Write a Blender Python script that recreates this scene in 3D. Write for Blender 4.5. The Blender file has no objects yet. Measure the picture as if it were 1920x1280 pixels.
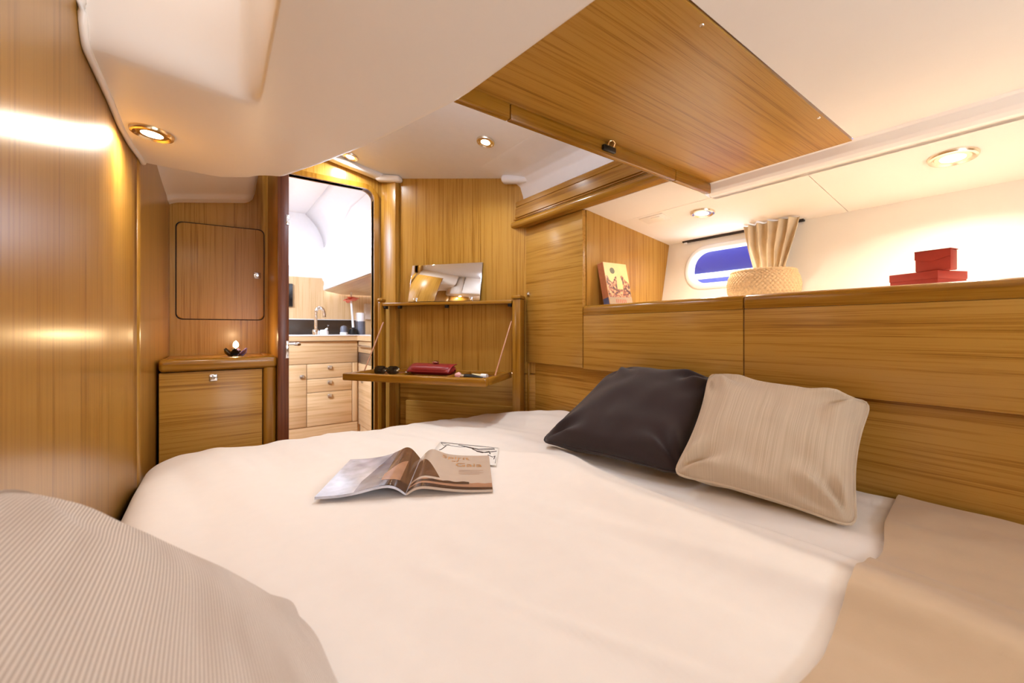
import bpy, bmesh, math, random
from mathutils import Vector, Matrix, noise
random.seed(7)

# ---------------------------------------------------------------- camera, world, light, exposure
# Room frame: x = to starboard (right wall), y = forward (towards the galley door), z = up from eye height.
scene = bpy.context.scene
COL = scene.collection
YAW = math.radians(35.9)
cam_d = bpy.data.cameras.new('camera'); cam = bpy.data.objects.new('camera', cam_d); COL.objects.link(cam)
cam.location = (0, 0, 0); cam.rotation_euler = (math.radians(90), 0, -YAW)
cam_d.sensor_width = 36.0; cam_d.lens = 767.0 * 36.0 / 1920.0
cam_d.shift_y = -22.0 / 1920.0
cam_d.clip_start = 0.01; cam_d.clip_end = 100
cam_d.dof.use_dof = True; cam_d.dof.focus_distance = 1.15; cam_d.dof.aperture_fstop = 4.0
scene.camera = cam

world = bpy.data.worlds.new('overcast_sky'); scene.world = world; world.use_nodes = True
bg = world.node_tree.nodes['Background']; bg.inputs['Color'].default_value = (0.80, 0.84, 1.0, 1); bg.inputs['Strength'].default_value = 6.0

DAY = (0.66, 0.78, 1.0); WARM = (0.91, 0.97, 1.0)
def area(name, loc, direction, sx, sy, power, color, shape='RECTANGLE', spread=180, parent=None):
    d = bpy.data.lights.new(name, 'AREA'); d.shape = shape; d.size = sx; d.size_y = sy; d.energy = power; d.color = color
    d.spread = math.radians(spread)
    o = bpy.data.objects.new(name, d); COL.objects.link(o); o.location = loc
    o.rotation_euler = Vector(direction).to_track_quat('-Z', 'Y').to_euler()
    return o
area('daylight_galley_side', (1.25, 3.3, 0.75), (-1, 0, -0.12), 1.5, 0.7, 22, DAY)          # outside the galley window
area('fill_galley_hatch', (-0.70, 2.78, 1.08), (0.55, 0.50, -1), 0.6, 0.6, 70, DAY, spread=130)             # added fill under an unseen roof hatch, brightens the galley fronts
area('daylight_cockpit_hatch', (-0.065, 0.45, 0.775), (0.0, 0, -1), 0.2, 0.7, 0.8, (0.80, 0.90, 1.0))   # below the hatch in the moulded recess
area('fill_aft_port', (0.55, -0.84, 0.16), (0, 1, 1.1), 0.9, 0.26, 10.0, (0.68, 0.84, 1.0))           # added fill behind the camera, aimed up to brighten the moulding
area('daylight_entrance_hatch', (0.60, 1.15, 0.862), (0.1, 0.3, -1), 0.28, 0.36, 4.0, DAY)            # below the deck hatch over the entrance
LAMP = 2.1

vs = scene.view_settings
vs.view_transform = 'Standard'; vs.look = 'None'; vs.gamma = 1.0; vs.use_curve_mapping = False; vs.exposure = 0.43
scene.display_settings.display_device = 'sRGB'
scene.cycles.use_denoising = True
scene.cycles.use_adaptive_sampling = True; scene.cycles.adaptive_threshold = 0.10
scene.cycles.max_bounces = 6; scene.cycles.diffuse_bounces = 5; scene.cycles.glossy_bounces = 3
scene.cycles.sample_clamp_indirect = 6.0
scene.cycles.caustics_reflective = False; scene.cycles.caustics_refractive = False

# ---------------------------------------------------------------- materials
MAT = {}
def srgb(r, g, b):
    f = lambda c: (c / 12.92 if c <= 0.04045 else ((c + 0.055) / 1.055) ** 2.4)
    return (f(r / 255), f(g / 255), f(b / 255), 1)
def new_mat(name):
    m = bpy.data.materials.new(name); m.use_nodes = True; MAT[name] = m
    nt = m.node_tree; return m, nt, nt.nodes['Principled BSDF']
def plain(name, col, rough=0.5, metal=0.0, spec=0.5, emit=None, es=0, trans=0, var=0.06, vscale=30, bump=0.0, bscale=200, coat=0, sheen=0):
    m, nt, b = new_mat(name)
    b.inputs['Roughness'].default_value = rough; b.inputs['Metallic'].default_value = metal
    b.inputs['Specular IOR Level'].default_value = spec
    if trans: b.inputs['Transmission Weight'].default_value = trans
    if coat: b.inputs['Coat Weight'].default_value = coat; b.inputs['Coat Roughness'].default_value = 0.1
    if sheen: b.inputs['Sheen Weight'].default_value = sheen
    if emit: b.inputs['Emission Color'].default_value = emit; b.inputs['Emission Strength'].default_value = es
    tc = nt.nodes.new('ShaderNodeTexCoord'); n = nt.nodes.new('ShaderNodeTexNoise'); n.inputs['Scale'].default_value = vscale
    n.inputs['Detail'].default_value = 3
    nt.links.new(tc.outputs['Object'], n.inputs['Vector'])
    r = nt.nodes.new('ShaderNodeValToRGB'); r.color_ramp.elements[0].position = 0.3; r.color_ramp.elements[1].position = 0.7
    r.color_ramp.elements[0].color = tuple(c * (1 - var) for c in col[:3]) + (1,)
    r.color_ramp.elements[1].color = tuple(min(1, c * (1 + var)) for c in col[:3]) + (1,)
    nt.links.new(n.outputs['Fac'], r.inputs['Fac']); nt.links.new(r.outputs['Color'], b.inputs['Base Color'])
    if bump:
        n2 = nt.nodes.new('ShaderNodeTexNoise'); n2.inputs['Scale'].default_value = bscale; n2.inputs['Detail'].default_value = 2
        nt.links.new(tc.outputs['Object'], n2.inputs['Vector'])
        bp = nt.nodes.new('ShaderNodeBump'); bp.inputs['Strength'].default_value = bump; bp.inputs['Distance'].default_value = 0.002
        nt.links.new(n2.outputs['Fac'], bp.inputs['Height']); nt.links.new(bp.outputs['Normal'], b.inputs['Normal'])
    return m
def wood(name, axis, dark, mid, light, rough=0.3, cross=105, along=1.6, coat=0.08):
    m, nt, b = new_mat(name); L = nt.links
    b.inputs['Roughness'].default_value = rough; b.inputs['Specular IOR Level'].default_value = 0.50 if 'gloss' in name else 0.34
    b.inputs['Coat Weight'].default_value = coat; b.inputs['Coat Roughness'].default_value = 0.18
    tc = nt.nodes.new('ShaderNodeTexCoord')
    def streak(c, a, detail, off):
        mp = nt.nodes.new('ShaderNodeMapping'); s = [c, c, c]; s['xyz'.index(axis)] = a
        mp.inputs['Scale'].default_value = s; mp.inputs['Location'].default_value = (off, off * 1.7, off * 0.6)
        L.new(tc.outputs['Object'], mp.inputs['Vector'])
        n = nt.nodes.new('ShaderNodeTexNoise'); n.inputs['Scale'].default_value = 1.0; n.inputs['Detail'].default_value = detail
        n.inputs['Roughness'].default_value = 0.62; n.inputs['Distortion'].default_value = 0.25
        L.new(mp.outputs['Vector'], n.inputs['Vector']); return n
    a = streak(cross, along, 5, 3.1); c = streak(cross * 5, along * 3, 2, 9.7); d = streak(14, 0.5, 2, 1.3)
    mix = nt.nodes.new('ShaderNodeMath'); mix.operation = 'MULTIPLY_ADD'; mix.inputs[1].default_value = 0.6
    L.new(c.outputs['Fac'], mix.inputs[0]); L.new(a.outputs['Fac'], mix.inputs[2])
    mix2 = nt.nodes.new('ShaderNodeMath'); mix2.operation = 'MULTIPLY_ADD'; mix2.inputs[1].default_value = 0.35
    L.new(d.outputs['Fac'], mix2.inputs[0]); L.new(mix.outputs[0], mix2.inputs[2])
    r = nt.nodes.new('ShaderNodeValToRGB'); e = r.color_ramp.elements
    e[0].position = 0.72; e[0].color = dark; e[1].position = 1.0; e[1].color = light
    k = e.new(0.88); k.color = mid
    L.new(mix2.outputs[0], r.inputs['Fac']); L.new(r.outputs['Color'], b.inputs['Base Color'])
    bp = nt.nodes.new('ShaderNodeBump'); bp.inputs['Strength'].default_value = 0.06; bp.inputs['Distance'].default_value = 0.001
    L.new(mix.outputs[0], bp.inputs['Height']); L.new(bp.outputs['Normal'], b.inputs['Normal'])
    return m
TD, TM, TL = srgb(134, 87, 24), srgb(167, 117, 40), srgb(183, 135, 58)
for ax in 'xyz':
    wood('teak_' + ax, ax, TD, TM, TL)
    wood('teak_rail_' + ax, ax, srgb(126, 80, 16), srgb(147, 98, 24), srgb(159, 110, 34), rough=0.22, cross=40, coat=0.25)
    wood('oak_' + ax, ax, srgb(190, 148, 96), srgb(208, 170, 120), srgb(220, 186, 140), rough=0.35)
wood('teak_gloss_z', 'z', TD, TM, TL, rough=0.28, coat=0.2)
wood('mahogany_z', 'z', srgb(78, 36, 16), srgb(98, 50, 24), srgb(114, 62, 32), rough=0.3)
wood('teak_sole', 'y', srgb(96, 56, 24), srgb(120, 74, 34), srgb(140, 90, 46))
plain('gelcoat', srgb(242, 234, 224), 0.32, var=0.015, vscale=4)
plain('headliner', srgb(242, 232, 220), 0.6, var=0.012, vscale=6)
plain('hull_liner', srgb(240, 232, 218), 0.6, var=0.012, vscale=6)
plain('white_paint', srgb(238, 236, 236), 0.4, var=0.01)
plain('chrome', (0.85, 0.85, 0.86, 1), 0.12, metal=1.0, var=0.02)
plain('brass', (0.80, 0.60, 0.34, 1), 0.2, metal=1.0, var=0.03)
plain('mirror_glass', (0.92, 0.92, 0.92, 1), 0.015, metal=1.0, var=0.0)
plain('black_plastic', srgb(14, 12, 12), 0.3, var=0.1)
plain('dark_shadow_gap', srgb(40, 26, 16), 0.8)
plain('lens_glow', (1, 1, 1, 1), 0.4, emit=(1.0, 0.86, 0.62, 1), es=14)
plain('flame_glow', (1, 1, 1, 1), 0.4, emit=(1.0, 0.78, 0.45, 1), es=10)
m, nt, b = new_mat('glass')      # thin clear pane: see-through with a faint surface reflection
tr_ = nt.nodes.new('ShaderNodeBsdfTransparent'); gl_ = nt.nodes.new('ShaderNodeBsdfGlossy'); gl_.inputs['Roughness'].default_value = 0.02
mx_ = nt.nodes.new('ShaderNodeMixShader'); mx_.inputs[0].default_value = 0.03
nt.links.new(tr_.outputs[0], mx_.inputs[1]); nt.links.new(gl_.outputs[0], mx_.inputs[2]); nt.links.new(mx_.outputs[0], nt.nodes['Material Output'].inputs['Surface'])
plain('hatch_pane', (0.9, 0.9, 0.9, 1), 0.5, emit=(0.86, 0.9, 1.0, 1), es=2.0)
plain('stainless', (0.72, 0.72, 0.72, 1), 0.3, metal=1.0)
plain('splashback', srgb(62, 48, 36), 0.25)
plain('red_leather', srgb(138, 32, 34), 0.38, bump=0.15, bscale=400)
plain('red_card', srgb(160, 46, 28), 0.55)
plain('paper', srgb(236, 230, 222), 0.6, var=0.02)
plain('ink', srgb(60, 46, 40), 0.6)
plain('flower_pink', srgb(242, 128, 96), 0.6, var=0.12)
plain('ceramic_white', srgb(245, 245, 245), 0.25, var=0.01)
plain('grey_plastic', srgb(110, 112, 122), 0.4)
plain('cream_cushion', srgb(222, 204, 184), 0.8)
plain('curtain_cloth', srgb(222, 202, 168), 0.85, bump=0.2, bscale=600, sheen=0.3)
plain('boat_blue', srgb(18, 29, 116), 0.35, var=0.04, vscale=2)
plain('boat_white', srgb(250, 250, 252), 0.5, var=0.0)
plain('duvet_cream', srgb(240, 230, 220), 0.85, bump=0.12, bscale=900, sheen=0.2, var=0.01)
plain('duvet_taupe', srgb(196, 168, 136), 0.85, bump=0.12, bscale=900, sheen=0.2, var=0.02)
plain('mattress_ticking', srgb(225, 215, 205), 0.9)
plain('brown_cloth', srgb(44, 26, 23), 0.9, bump=0.4, bscale=900, sheen=0.25, var=0.08)
plain('pale_pink', srgb(232, 170, 168), 0.5)
plain('stay_rod', srgb(188, 132, 96), 0.35)
plain('satin_gold', (0.86, 0.76, 0.60, 1), 0.25, metal=1.0, var=0.02)
plain('pale_gold', srgb(226, 208, 160), 0.4)
plain('lilac_glass', srgb(120, 104, 150), 0.1, var=0.1)

def cloth_stripes(name, base, light, freq, vary):
    """fine woven stripes along v, in the cloth's own uv (metres)"""
    m, nt, b = new_mat(name); L = nt.links
    b.inputs['Roughness'].default_value = 0.9; b.inputs['Sheen Weight'].default_value = 0.25
    uv = nt.nodes.new('ShaderNodeUVMap'); mp = nt.nodes.new('ShaderNodeMapping'); mp.inputs['Scale'].default_value = (freq, 3.0, 1)
    L.new(uv.outputs['UV'], mp.inputs['Vector'])
    n = nt.nodes.new('ShaderNodeTexNoise'); n.inputs['Scale'].default_value = 1.0; n.inputs['Detail'].default_value = 2.5
    L.new(mp.outputs['Vector'], n.inputs['Vector'])
    h = n.outputs['Fac']
    if vary:
        w = nt.nodes.new('ShaderNodeTexWave'); w.wave_type = 'BANDS'; w.bands_direction = 'X'; w.inputs['Scale'].default_value = vary
        w.inputs['Distortion'].default_value = 0.35; w.inputs['Detail'].default_value = 1.0; w.inputs['Detail Scale'].default_value = 3.0
        L.new(uv.outputs['UV'], w.inputs['Vector'])
        mx = nt.nodes.new('ShaderNodeMath'); mx.operation = 'MULTIPLY'; L.new(n.outputs['Fac'], mx.inputs[0]); L.new(w.outputs['Fac'], mx.inputs[1])
        ad = nt.nodes.new('ShaderNodeMath'); ad.operation = 'MULTIPLY_ADD'; ad.inputs[1].default_value = 0.9; ad.inputs[2].default_value = 0.25
        L.new(mx.outputs[0], ad.inputs[0]); h = ad.outputs[0]
    r = nt.nodes.new('ShaderNodeValToRGB'); r.color_ramp.elements[0].position = 0.36; r.color_ramp.elements[1].position = 0.66
    r.color_ramp.elements[0].color = base; r.color_ramp.elements[1].color = light
    L.new(h, r.inputs['Fac']); L.new(r.outputs['Color'], b.inputs['Base Color'])
    bp = nt.nodes.new('ShaderNodeBump'); bp.inputs['Strength'].default_value = 0.5; bp.inputs['Distance'].default_value = 0.0015
    L.new(h, bp.inputs['Height']); L.new(bp.outputs['Normal'], b.inputs['Normal'])
    return m
cloth_stripes('beige_slub', srgb(196, 174, 146), srgb(216, 196, 170), 640, 0)
cloth_stripes('striped_cord', srgb(168, 147, 128), srgb(230, 217, 203), 14, 104)

# ---------------------------------------------------------------- mesh helpers
def set_props(o, label=None, cat=None, group=None, kind=None):
    if label: o['label'] = label
    if cat: o['category'] = cat
    if group: o['group'] = group
    if kind: o['kind'] = kind
    return o
def attach(o, parent, local=False):
    if parent is not None:
        o.parent = parent
        if not local:
            m = Matrix.LocRotScale(parent.location, parent.rotation_euler, parent.scale)
            if parent.parent is not None:
                q = parent.parent; m = Matrix.LocRotScale(q.location, q.rotation_euler, q.scale) @ parent.matrix_parent_inverse @ m
            o.matrix_parent_inverse = m.inverted()
    return o
def thing(name, label, cat, loc, rotz=0.0, group=None, kind=None):
    o = bpy.data.objects.new(name, None); COL.objects.link(o); o.empty_display_size = 0.05
    o.location = loc; o.rotation_euler = (0, 0, rotz)
    return set_props(o, label, cat, group, kind)
def link(name, bm, mat, parent=None, local=False, smooth=None, label=None, kind=None, uv=None):
    me = bpy.data.meshes.new(name)
    bmesh.ops.recalc_face_normals(bm, faces=bm.faces) if uv is None else None
    bm.to_mesh(me); bm.free()
    me.materials.append(MAT[mat] if isinstance(mat, str) else mat)
    if smooth is not None:
        for p in me.polygons: p.use_smooth = True
        if smooth < 180:
            try: me.set_sharp_from_angle(angle=math.radians(smooth))
            except Exception: pass
    o = bpy.data.objects.new(name, me); COL.objects.link(o)
    attach(o, parent, local)
    if label: o['label'] = label
    if kind: o['kind'] = kind
    return o
def bm_box(bm, x0, x1, y0, y1, z0, z1, bev=0.0, seg=2):
    b2 = bmesh.new()
    bmesh.ops.create_cube(b2, size=1.0)
    bmesh.ops.scale(b2, vec=(x1 - x0, y1 - y0, z1 - z0), verts=b2.verts)
    bmesh.ops.translate(b2, vec=((x0 + x1) / 2, (y0 + y1) / 2, (z0 + z1) / 2), verts=b2.verts)
    if bev: bmesh.ops.bevel(b2, geom=b2.edges[:], offset=bev, segments=seg, affect='EDGES', profile=0.5)
    me = bpy.data.meshes.new('t'); b2.to_mesh(me); b2.free(); bm.from_mesh(me); bpy.data.meshes.remove(me)
def box(name, x0, x1, y0, y1, z0, z1, mat, parent=None, bev=0.0, seg=2, local=False, label=None, kind=None):
    bm = bmesh.new(); bm_box(bm, x0, x1, y0, y1, z0, z1, bev, seg)
    return link(name, bm, mat, parent, local, 35 if bev else None, label, kind)
def prism(name, pts, axis, a0, a1, mat, parent=None, bev=0.0, local=False, label=None, kind=None, seg=2):
    """extrude a 2d outline along an axis. axis 'y': pts are (x,z); 'x': (y,z); 'z': (x,y)"""
    bm = bmesh.new()
    def v(p, a):
        return {'y': (p[0], a, p[1]), 'x': (a, p[0], p[1]), 'z': (p[0], p[1], a)}[axis]
    A = [bm.verts.new(v(p, a0)) for p in pts]; B = [bm.verts.new(v(p, a1)) for p in pts]
    n = len(pts)
    f1 = bm.faces.new(A); f2 = bm.faces.new(B[::-1])
    for i in range(n): bm.faces.new((A[i], B[i], B[(i + 1) % n], A[(i + 1) % n]))
    if bev:
        bmesh.ops.bevel(bm, geom=list(set(f1.edges) | set(f2.edges)), offset=bev, segments=seg, affect='EDGES', profile=0.5)
    bm.normal_update()
    big = [f for f in bm.faces if len(f.verts) > 4]
    bmesh.ops.triangulate(bm, faces=big)
    return link(name, bm, mat, parent, local, 35, label, kind)
def rrect(x0, x1, y0, y1, r, n=6):
    out = []
    for cx, cy, a0 in ((x1 - r, y1 - r, 0), (x0 + r, y1 - r, 90), (x0 + r, y0 + r, 180), (x1 - r, y0 + r, 270)):
        for i in range(n + 1):
            a = math.radians(a0 + 90 * i / n); out.append((cx + r * math.cos(a), cy + r * math.sin(a)))
    return out
def grid(name, nu, nv, fn, mat, parent=None, local=False, thick=None, uvfn=None, smooth=180, label=None, kind=None, closed_u=False, rim=True):
    bm = bmesh.new(); V = []
    for j in range(nv + 1):
        V.append([bm.verts.new(fn(i / nu, j / nv)) for i in range(nu if closed_u else nu + 1)])
    uvl = bm.loops.layers.uv.new('UVMap') if uvfn else None
    for j in range(nv):
        for i in range(nu):
            i2 = (i + 1) % nu if closed_u else i + 1
            f = bm.faces.new((V[j][i], V[j][i2], V[j + 1][i2], V[j + 1][i]))
            if uvl:
                for lp, (a, b) in zip(f.loops, ((i, j), (i + 1, j), (i + 1, j + 1), (i, j + 1))):
                    lp[uvl].uv = uvfn(a / nu, b / nv)
    o = link(name, bm, mat, parent, local, smooth, label, kind, uv=uvl)
    if thick:
        md = o.modifiers.new('thickness', 'SOLIDIFY'); md.thickness = thick; md.offset = -1; md.use_rim = rim
    return o
def bm_tube(bm, path, radii, n=10, cap=True):
    path = [Vector(p) for p in path]
    if not hasattr(radii, '__len__'): radii = [radii] * len(path)
    rings = []; ref = Vector((0, 0, 1))
    for i, p in enumerate(path):
        t = (path[min(i + 1, len(path) - 1)] - path[max(i - 1, 0)]).normalized()
        if abs(t.dot(ref)) > 0.95: ref = Vector((1, 0, 0)) if abs(t.x) < 0.9 else Vector((0, 1, 0))
        a = t.cross(ref).normalized(); b = t.cross(a).normalized(); ref = b.cross(t) if False else ref
        rings.append([bm.verts.new(p + (a * math.cos(k * 2 * math.pi / n) + b * math.sin(k * 2 * math.pi / n)) * radii[i]) for k in range(n)])
    for i in range(len(rings) - 1):
        for k in range(n): bm.faces.new((rings[i][k], rings[i][(k + 1) % n], rings[i + 1][(k + 1) % n], rings[i + 1][k]))
    if cap: bm.faces.new(rings[0][::-1]); bm.faces.new(rings[-1])
def tube(name, path, radii, mat, parent=None, n=10, local=False, label=None):
    bm = bmesh.new(); bm_tube(bm, path, radii, n); return link(name, bm, mat, parent, local, 50, label)
def bm_lathe(bm, prof, n=24, M=None, sy=1.0):
    rings = []
    for r, z in prof:
        ring = []
        for k in range(n):
            a = k * 2 * math.pi / n; p = Vector((r * math.cos(a), r * math.sin(a) * sy, z))
            ring.append(bm.verts.new(M @ p if M else p))
        rings.append(ring)
    for i in range(len(rings) - 1):
        for k in range(n): bm.faces.new((rings[i][k], rings[i][(k + 1) % n], rings[i + 1][(k + 1) % n], rings[i + 1][k]))
    bm.faces.new(rings[0][::-1]); bm.faces.new(rings[-1])
def lathe(name, prof, mat, parent=None, n=24, M=None, local=False, label=None, sy=1.0):
    bm = bmesh.new(); bm_lathe(bm, prof, n, M, sy); return link(name, bm, mat, parent, local, 40, label)
def lerp(a, b, t): return a + (b - a) * t
def sstep(e0, e1, x):
    t = max(0.0, min(1.0, (x - e0) / (e1 - e0))); return t * t * (3 - 2 * t)
def interp(pts, x):
    if x <= pts[0][0]: return pts[0][1]
    for (a, b), (c, d) in zip(pts, pts[1:]):
        if x <= c:
            return lerp(b, d, (x - a) / (c - a))
    return pts[-1][1]
def bow_latch(name, parent, M, s=0.012, mat='chrome'):
    """square push-button lock: bevelled plate with a round button"""
    bm = bmesh.new(); bm_box(bm, -s, s, -0.004, 0.0, -s, s, 0.0025, 2)
    bm_lathe(bm, [(0.0001, 0), (s * 0.5, 0), (s * 0.5, 0.003), (s * 0.38, 0.0045), (0.0001, 0.0045)], 16, Matrix.Translation((0, -0.004, 0)) @ Matrix.Rotation(math.radians(90), 4, 'X'))
    bmesh.ops.transform(bm, matrix=M, verts=bm.verts)
    return link(name, bm, mat, parent, False, 35, label='square chrome push lock')

BULK = 2.30            # forward bulkhead
FLOOR = -1.05
def roof(x): return 1.0036 - 0.2 * x          # cambered forward ceiling
def slope(x): return 0.6735 - 0.13 * x        # outboard ceiling over the shelf
# ---------------------------------------------------------------- the room shell
S = 'structure'
box('floor', -1.4, 1.9, -0.95, 4.45, FLOOR - 0.05, FLOOR, 'teak_sole', kind=S)['label'] = 'dark teak cabin sole below the berth'

def wall_x(y):
    return interp([(-0.95, -0.192), (1.20, -0.190), (1.36, -0.193), (1.48, -0.190), (1.57, -0.182), (2.30, -0.162)], y)
wl = thing('wall_left', 'glossy vertical-grain teak wall at the left', None, (-0.2, 0.5, FLOOR), kind=S)
def lw(a, b):
    return lambda u, v: (wall_x(lerp(a, b, u)), lerp(a, b, u), lerp(FLOOR, 1.1, v))
grid('panel', 60, 2, lw(-0.95, 1.5685), 'teak_gloss_z', wl, thick=-0.03, smooth=30)
grid('panel', 12, 2, lw(1.57, 2.30), 'teak_gloss_z', wl, thick=-0.03, smooth=30)

w = thing('wall_aft', 'plain teak wall behind the berth', None, (0.8, -0.9, FLOOR), kind=S)
box('panel', -0.23, 0.09, -0.93, -0.89, FLOOR, 1.1, 'teak_z', w)
box('panel', 1.01, 1.95, -0.93, -0.89, FLOOR, 1.1, 'teak_z', w)
box('panel', 0.09, 1.01, -0.93, -0.89, FLOOR, 0.02, 'teak_z', w)
box('panel', 0.09, 1.01, -0.93, -0.89, 0.30, 1.1, 'teak_z', w)
wn = thing('added_port', 'unseen long port added in the aft wall for fill light', None, (0.55, -0.9, 0.02), kind=S)  # unseen port, put in to go with the added aft light
box('pane', 0.09, 1.01, -0.915, -0.905, 0.02, 0.30, 'hatch_pane', wn)

# forward bulkhead with the doorway
r = 0.055; op = []
for i in range(9):
    a = math.radians(90 * i / 8); op.append((0.712 - r + r * math.cos(a), 0.775 - r + r * math.sin(a)))
outline = [(-0.25, FLOOR), (-0.25, 1.1), (0.80, 1.1), (0.80, FLOOR), (0.712, FLOOR)] + op + [(0.262, 0.775), (0.262, FLOOR)]
w = thing('wall_forward', 'vertical-grain teak bulkhead around the galley doorway', None, (0.2, BULK, FLOOR), kind=S)
prism('bulkhead_panel', outline, 'y', BULK, BULK + 0.035, 'teak_z', w)
# rounded trim round the opening
bm = bmesh.new()
inner = [(0.712, FLOOR)] + op + [(0.262, 0.775)]
outer = [(0.738, FLOOR)] + [(0.712 - r + (r + 0.026) * math.cos(math.radians(90 * i / 8)), 0.775 - r + (r + 0.026) * math.sin(math.radians(90 * i / 8))) for i in range(9)] + [(0.262, 0.801)]
def strip(bm, inn, out, y0, y1):
    vi0 = [bm.verts.new((p[0], y0, p[1])) for p in inn]; vo0 = [bm.verts.new((p[0], y0, p[1])) for p in out]
    vi1 = [bm.verts.new((p[0], y1, p[1])) for p in inn]; vo1 = [bm.verts.new((p[0], y1, p[1])) for p in out]
    for i in range(len(inn) - 1):
        bm.faces.new((vi0[i], vi0[i + 1], vo0[i + 1], vo0[i])); bm.faces.new((vi1[i], vi1[i + 1], vo1[i + 1], vo1[i]))
        bm.faces.new((vi0[i], vi0[i + 1], vi1[i + 1], vi1[i])); bm.faces.new((vo0[i], vo0[i + 1], vo1[i + 1], vo1[i]))
    bm.faces.new((vi0[0], vo0[0], vo1[0], vi1[0])); bm.faces.new((vi0[-1], vo0[-1], vo1[-1], vi1[-1]))
strip(bm, inner, outer, BULK - 0.014, BULK + 0.045)
t1 = link('trim_1', bm, 'teak_rail_z', None, smooth=30, kind=S); t1['label'] = 'rounded teak casing around the galley doorway'

# diagonal forward-right wall, in its own frame: u along the wall, v into the wall, z up
VA = Vector((0.767, 2.288, 0)); VROT = math.atan2(-0.815, 0.58); VL = 0.8325
wd = thing('wall_forward_right', 'vertical-grain teak wall behind the leaning mirror', None, (VA.x, VA.y, 0), VROT, kind=S)
box('panel', 0.105, VL + 0.06, 0.0, 0.03, -0.215, 1.05, 'teak_z', wd, local=True)
box('panel', 0.105, VL + 0.06, 0.0, 0.03, FLOOR, -0.222, 'teak_x', wd, local=True)
bm = bmesh.new(); bm_box(bm, -0.008, 0.1, -0.03, 0.03, FLOOR, 1.05, 0.003, 2)
bmesh.ops.rotate(bm, cent=(0.1, 0, 0), matrix=Matrix.Rotation(math.radians(-9), 3, 'Z'), verts=bm.verts)
link('corner_post', bm, 'teak_z', wd, True, 35)

# ceilings
c = thing('ceiling', 'white cambered ceiling panel over the cabin entrance', None, (0.6, 1.6, 0.9), kind=S)
def flat_roof(x0, x1, y0, y1):
    bm = bmesh.new()
    v = [bm.verts.new((x, y, roof(x) + dz)) for dz in (0, 0.03) for x, y in ((x0, y0), (x1, y0), (x1, y1), (x0, y1))]
    for q in ((0, 1, 2, 3), (4, 5, 6, 7), (0, 1, 5, 4), (1, 2, 6, 5), (2, 3, 7, 6), (3, 0, 4, 7)): bm.faces.new([v[k] for k in q])
    return bm
link('liner_panel', flat_roof(-0.25, 1.28, 1.253, BULK + 0.02), 'white_paint', c)
link('liner_panel', flat_roof(-0.25, 1.28, 0.60, 1.25), 'white_paint', c)
# white side cove above the teak beam, filleted into the ceiling
def cove(u, v):
    y = lerp(0.80, 1.70, u)
    prof = [(1.245, 0.60), (1.242, 0.66), (1.233, 0.712), (1.213, 0.742), (1.18, 0.7585), (1.13, 0.7735), (1.05, roof(1.05) - 0.0005), (1.04, roof(1.04) + 0.001)]
    k = v * (len(prof) - 1); i = min(int(k), len(prof) - 2); q = k - i
    return (lerp(prof[i][0], prof[i + 1][0], q), y, lerp(prof[i][1], prof[i + 1][1], q))
grid('side_cove', 2, 42, cove, 'white_paint', c)
# moulded lips where the ceiling meets the wood
def lip(name, p0, p1, drop, ext):
    p0 = Vector(p0); p1 = Vector(p1); d = (p1 - p0); L = d.length; ang = math.atan2(d.y, d.x)
    bm = bmesh.new(); bm_box(bm, 0, L, -ext, 0.0, -drop, 0.0, min(drop, ext) * 0.42, 3)
    dz = (p1.z - p0.z) / L
    for vtx in bm.verts: vtx.co.z += dz * vtx.co.x
    bmesh.ops.transform(bm, matrix=Matrix.Translation(p0) @ Matrix.Rotation(ang, 4, 'Z'), verts=bm.verts)
    link(name, bm, 'white_paint', c, smooth=40)
lip('moulded_lip', (0.30, BULK, roof(0.30) + 0.004), (0.775, BULK - 0.01, roof(0.775) + 0.004), 0.034, 0.06)
def vpt(u, v, z=0): return (VA.x + u * 0.58 + v * 0.815, VA.y - u * 0.815 + v * 0.58, z)
lip('moulded_lip', vpt(-0.02, -0.02, roof(0.76) + 0.004), vpt(0.125, 0.0, roof(0.84) + 0.004), 0.034, 0.05)
lip('moulded_lip', vpt(0.715, 0.0, roof(1.18) + 0.004), vpt(0.86, 0.0, roof(1.25) + 0.004), 0.04, 0.05)

# riser between the low aft ceiling and the raised forward one (hidden side of the panel lip)
cr = thing('ceiling', 'pale cream aft ceiling inboard of the sloping panels', None, (0.9, 0, 0.53), kind=S)
box('riser', 0.30, 1.30, 0.785, 0.80, 0.50, 1.0, 'white_paint', cr)
box('liner_panel', 0.36, 1.452, -0.9, 0.3625, 0.5275, 0.545, 'headliner', cr)
# fillet step down to the outboard slope
def step(u, v):
    y = lerp(-0.9, 0.782, u)
    prof = [(1.426, 0.5268), (1.434, 0.5215), (1.440, 0.500), (1.446, 0.4915), (1.456, slope(1.456)), (1.49, slope(1.49))]
    k = v * (len(prof) - 1); i = min(int(k), len(prof) - 2); q = k - i
    return (lerp(prof[i][0], prof[i + 1][0], q), y, lerp(prof[i][1], prof[i + 1][1], q))
grid('step_moulding', 2, 40, step, 'gelcoat', cr)
co = thing('ceiling', 'peach-lit sloping ceiling panels above the right shelf', None, (1.65, 0.4, 0.45), kind=S)
def slope_panel(x0, x1, y0, y1):
    bm = bmesh.new()
    v = [bm.verts.new((x, y, slope(x) + dz)) for dz in (0, 0.02) for x, y in ((x0, y0), (x1, y0), (x1, y1), (x0, y1))]
    for q in ((0, 1, 2, 3), (4, 5, 6, 7), (0, 1, 5, 4), (1, 2, 6, 5), (2, 3, 7, 6), (3, 0, 4, 7)): bm.faces.new([v[k] for k in q])
    return bm
link('liner_panel', slope_panel(1.47, 1.93, -0.92, 0.4885), 'headliner', co)
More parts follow.
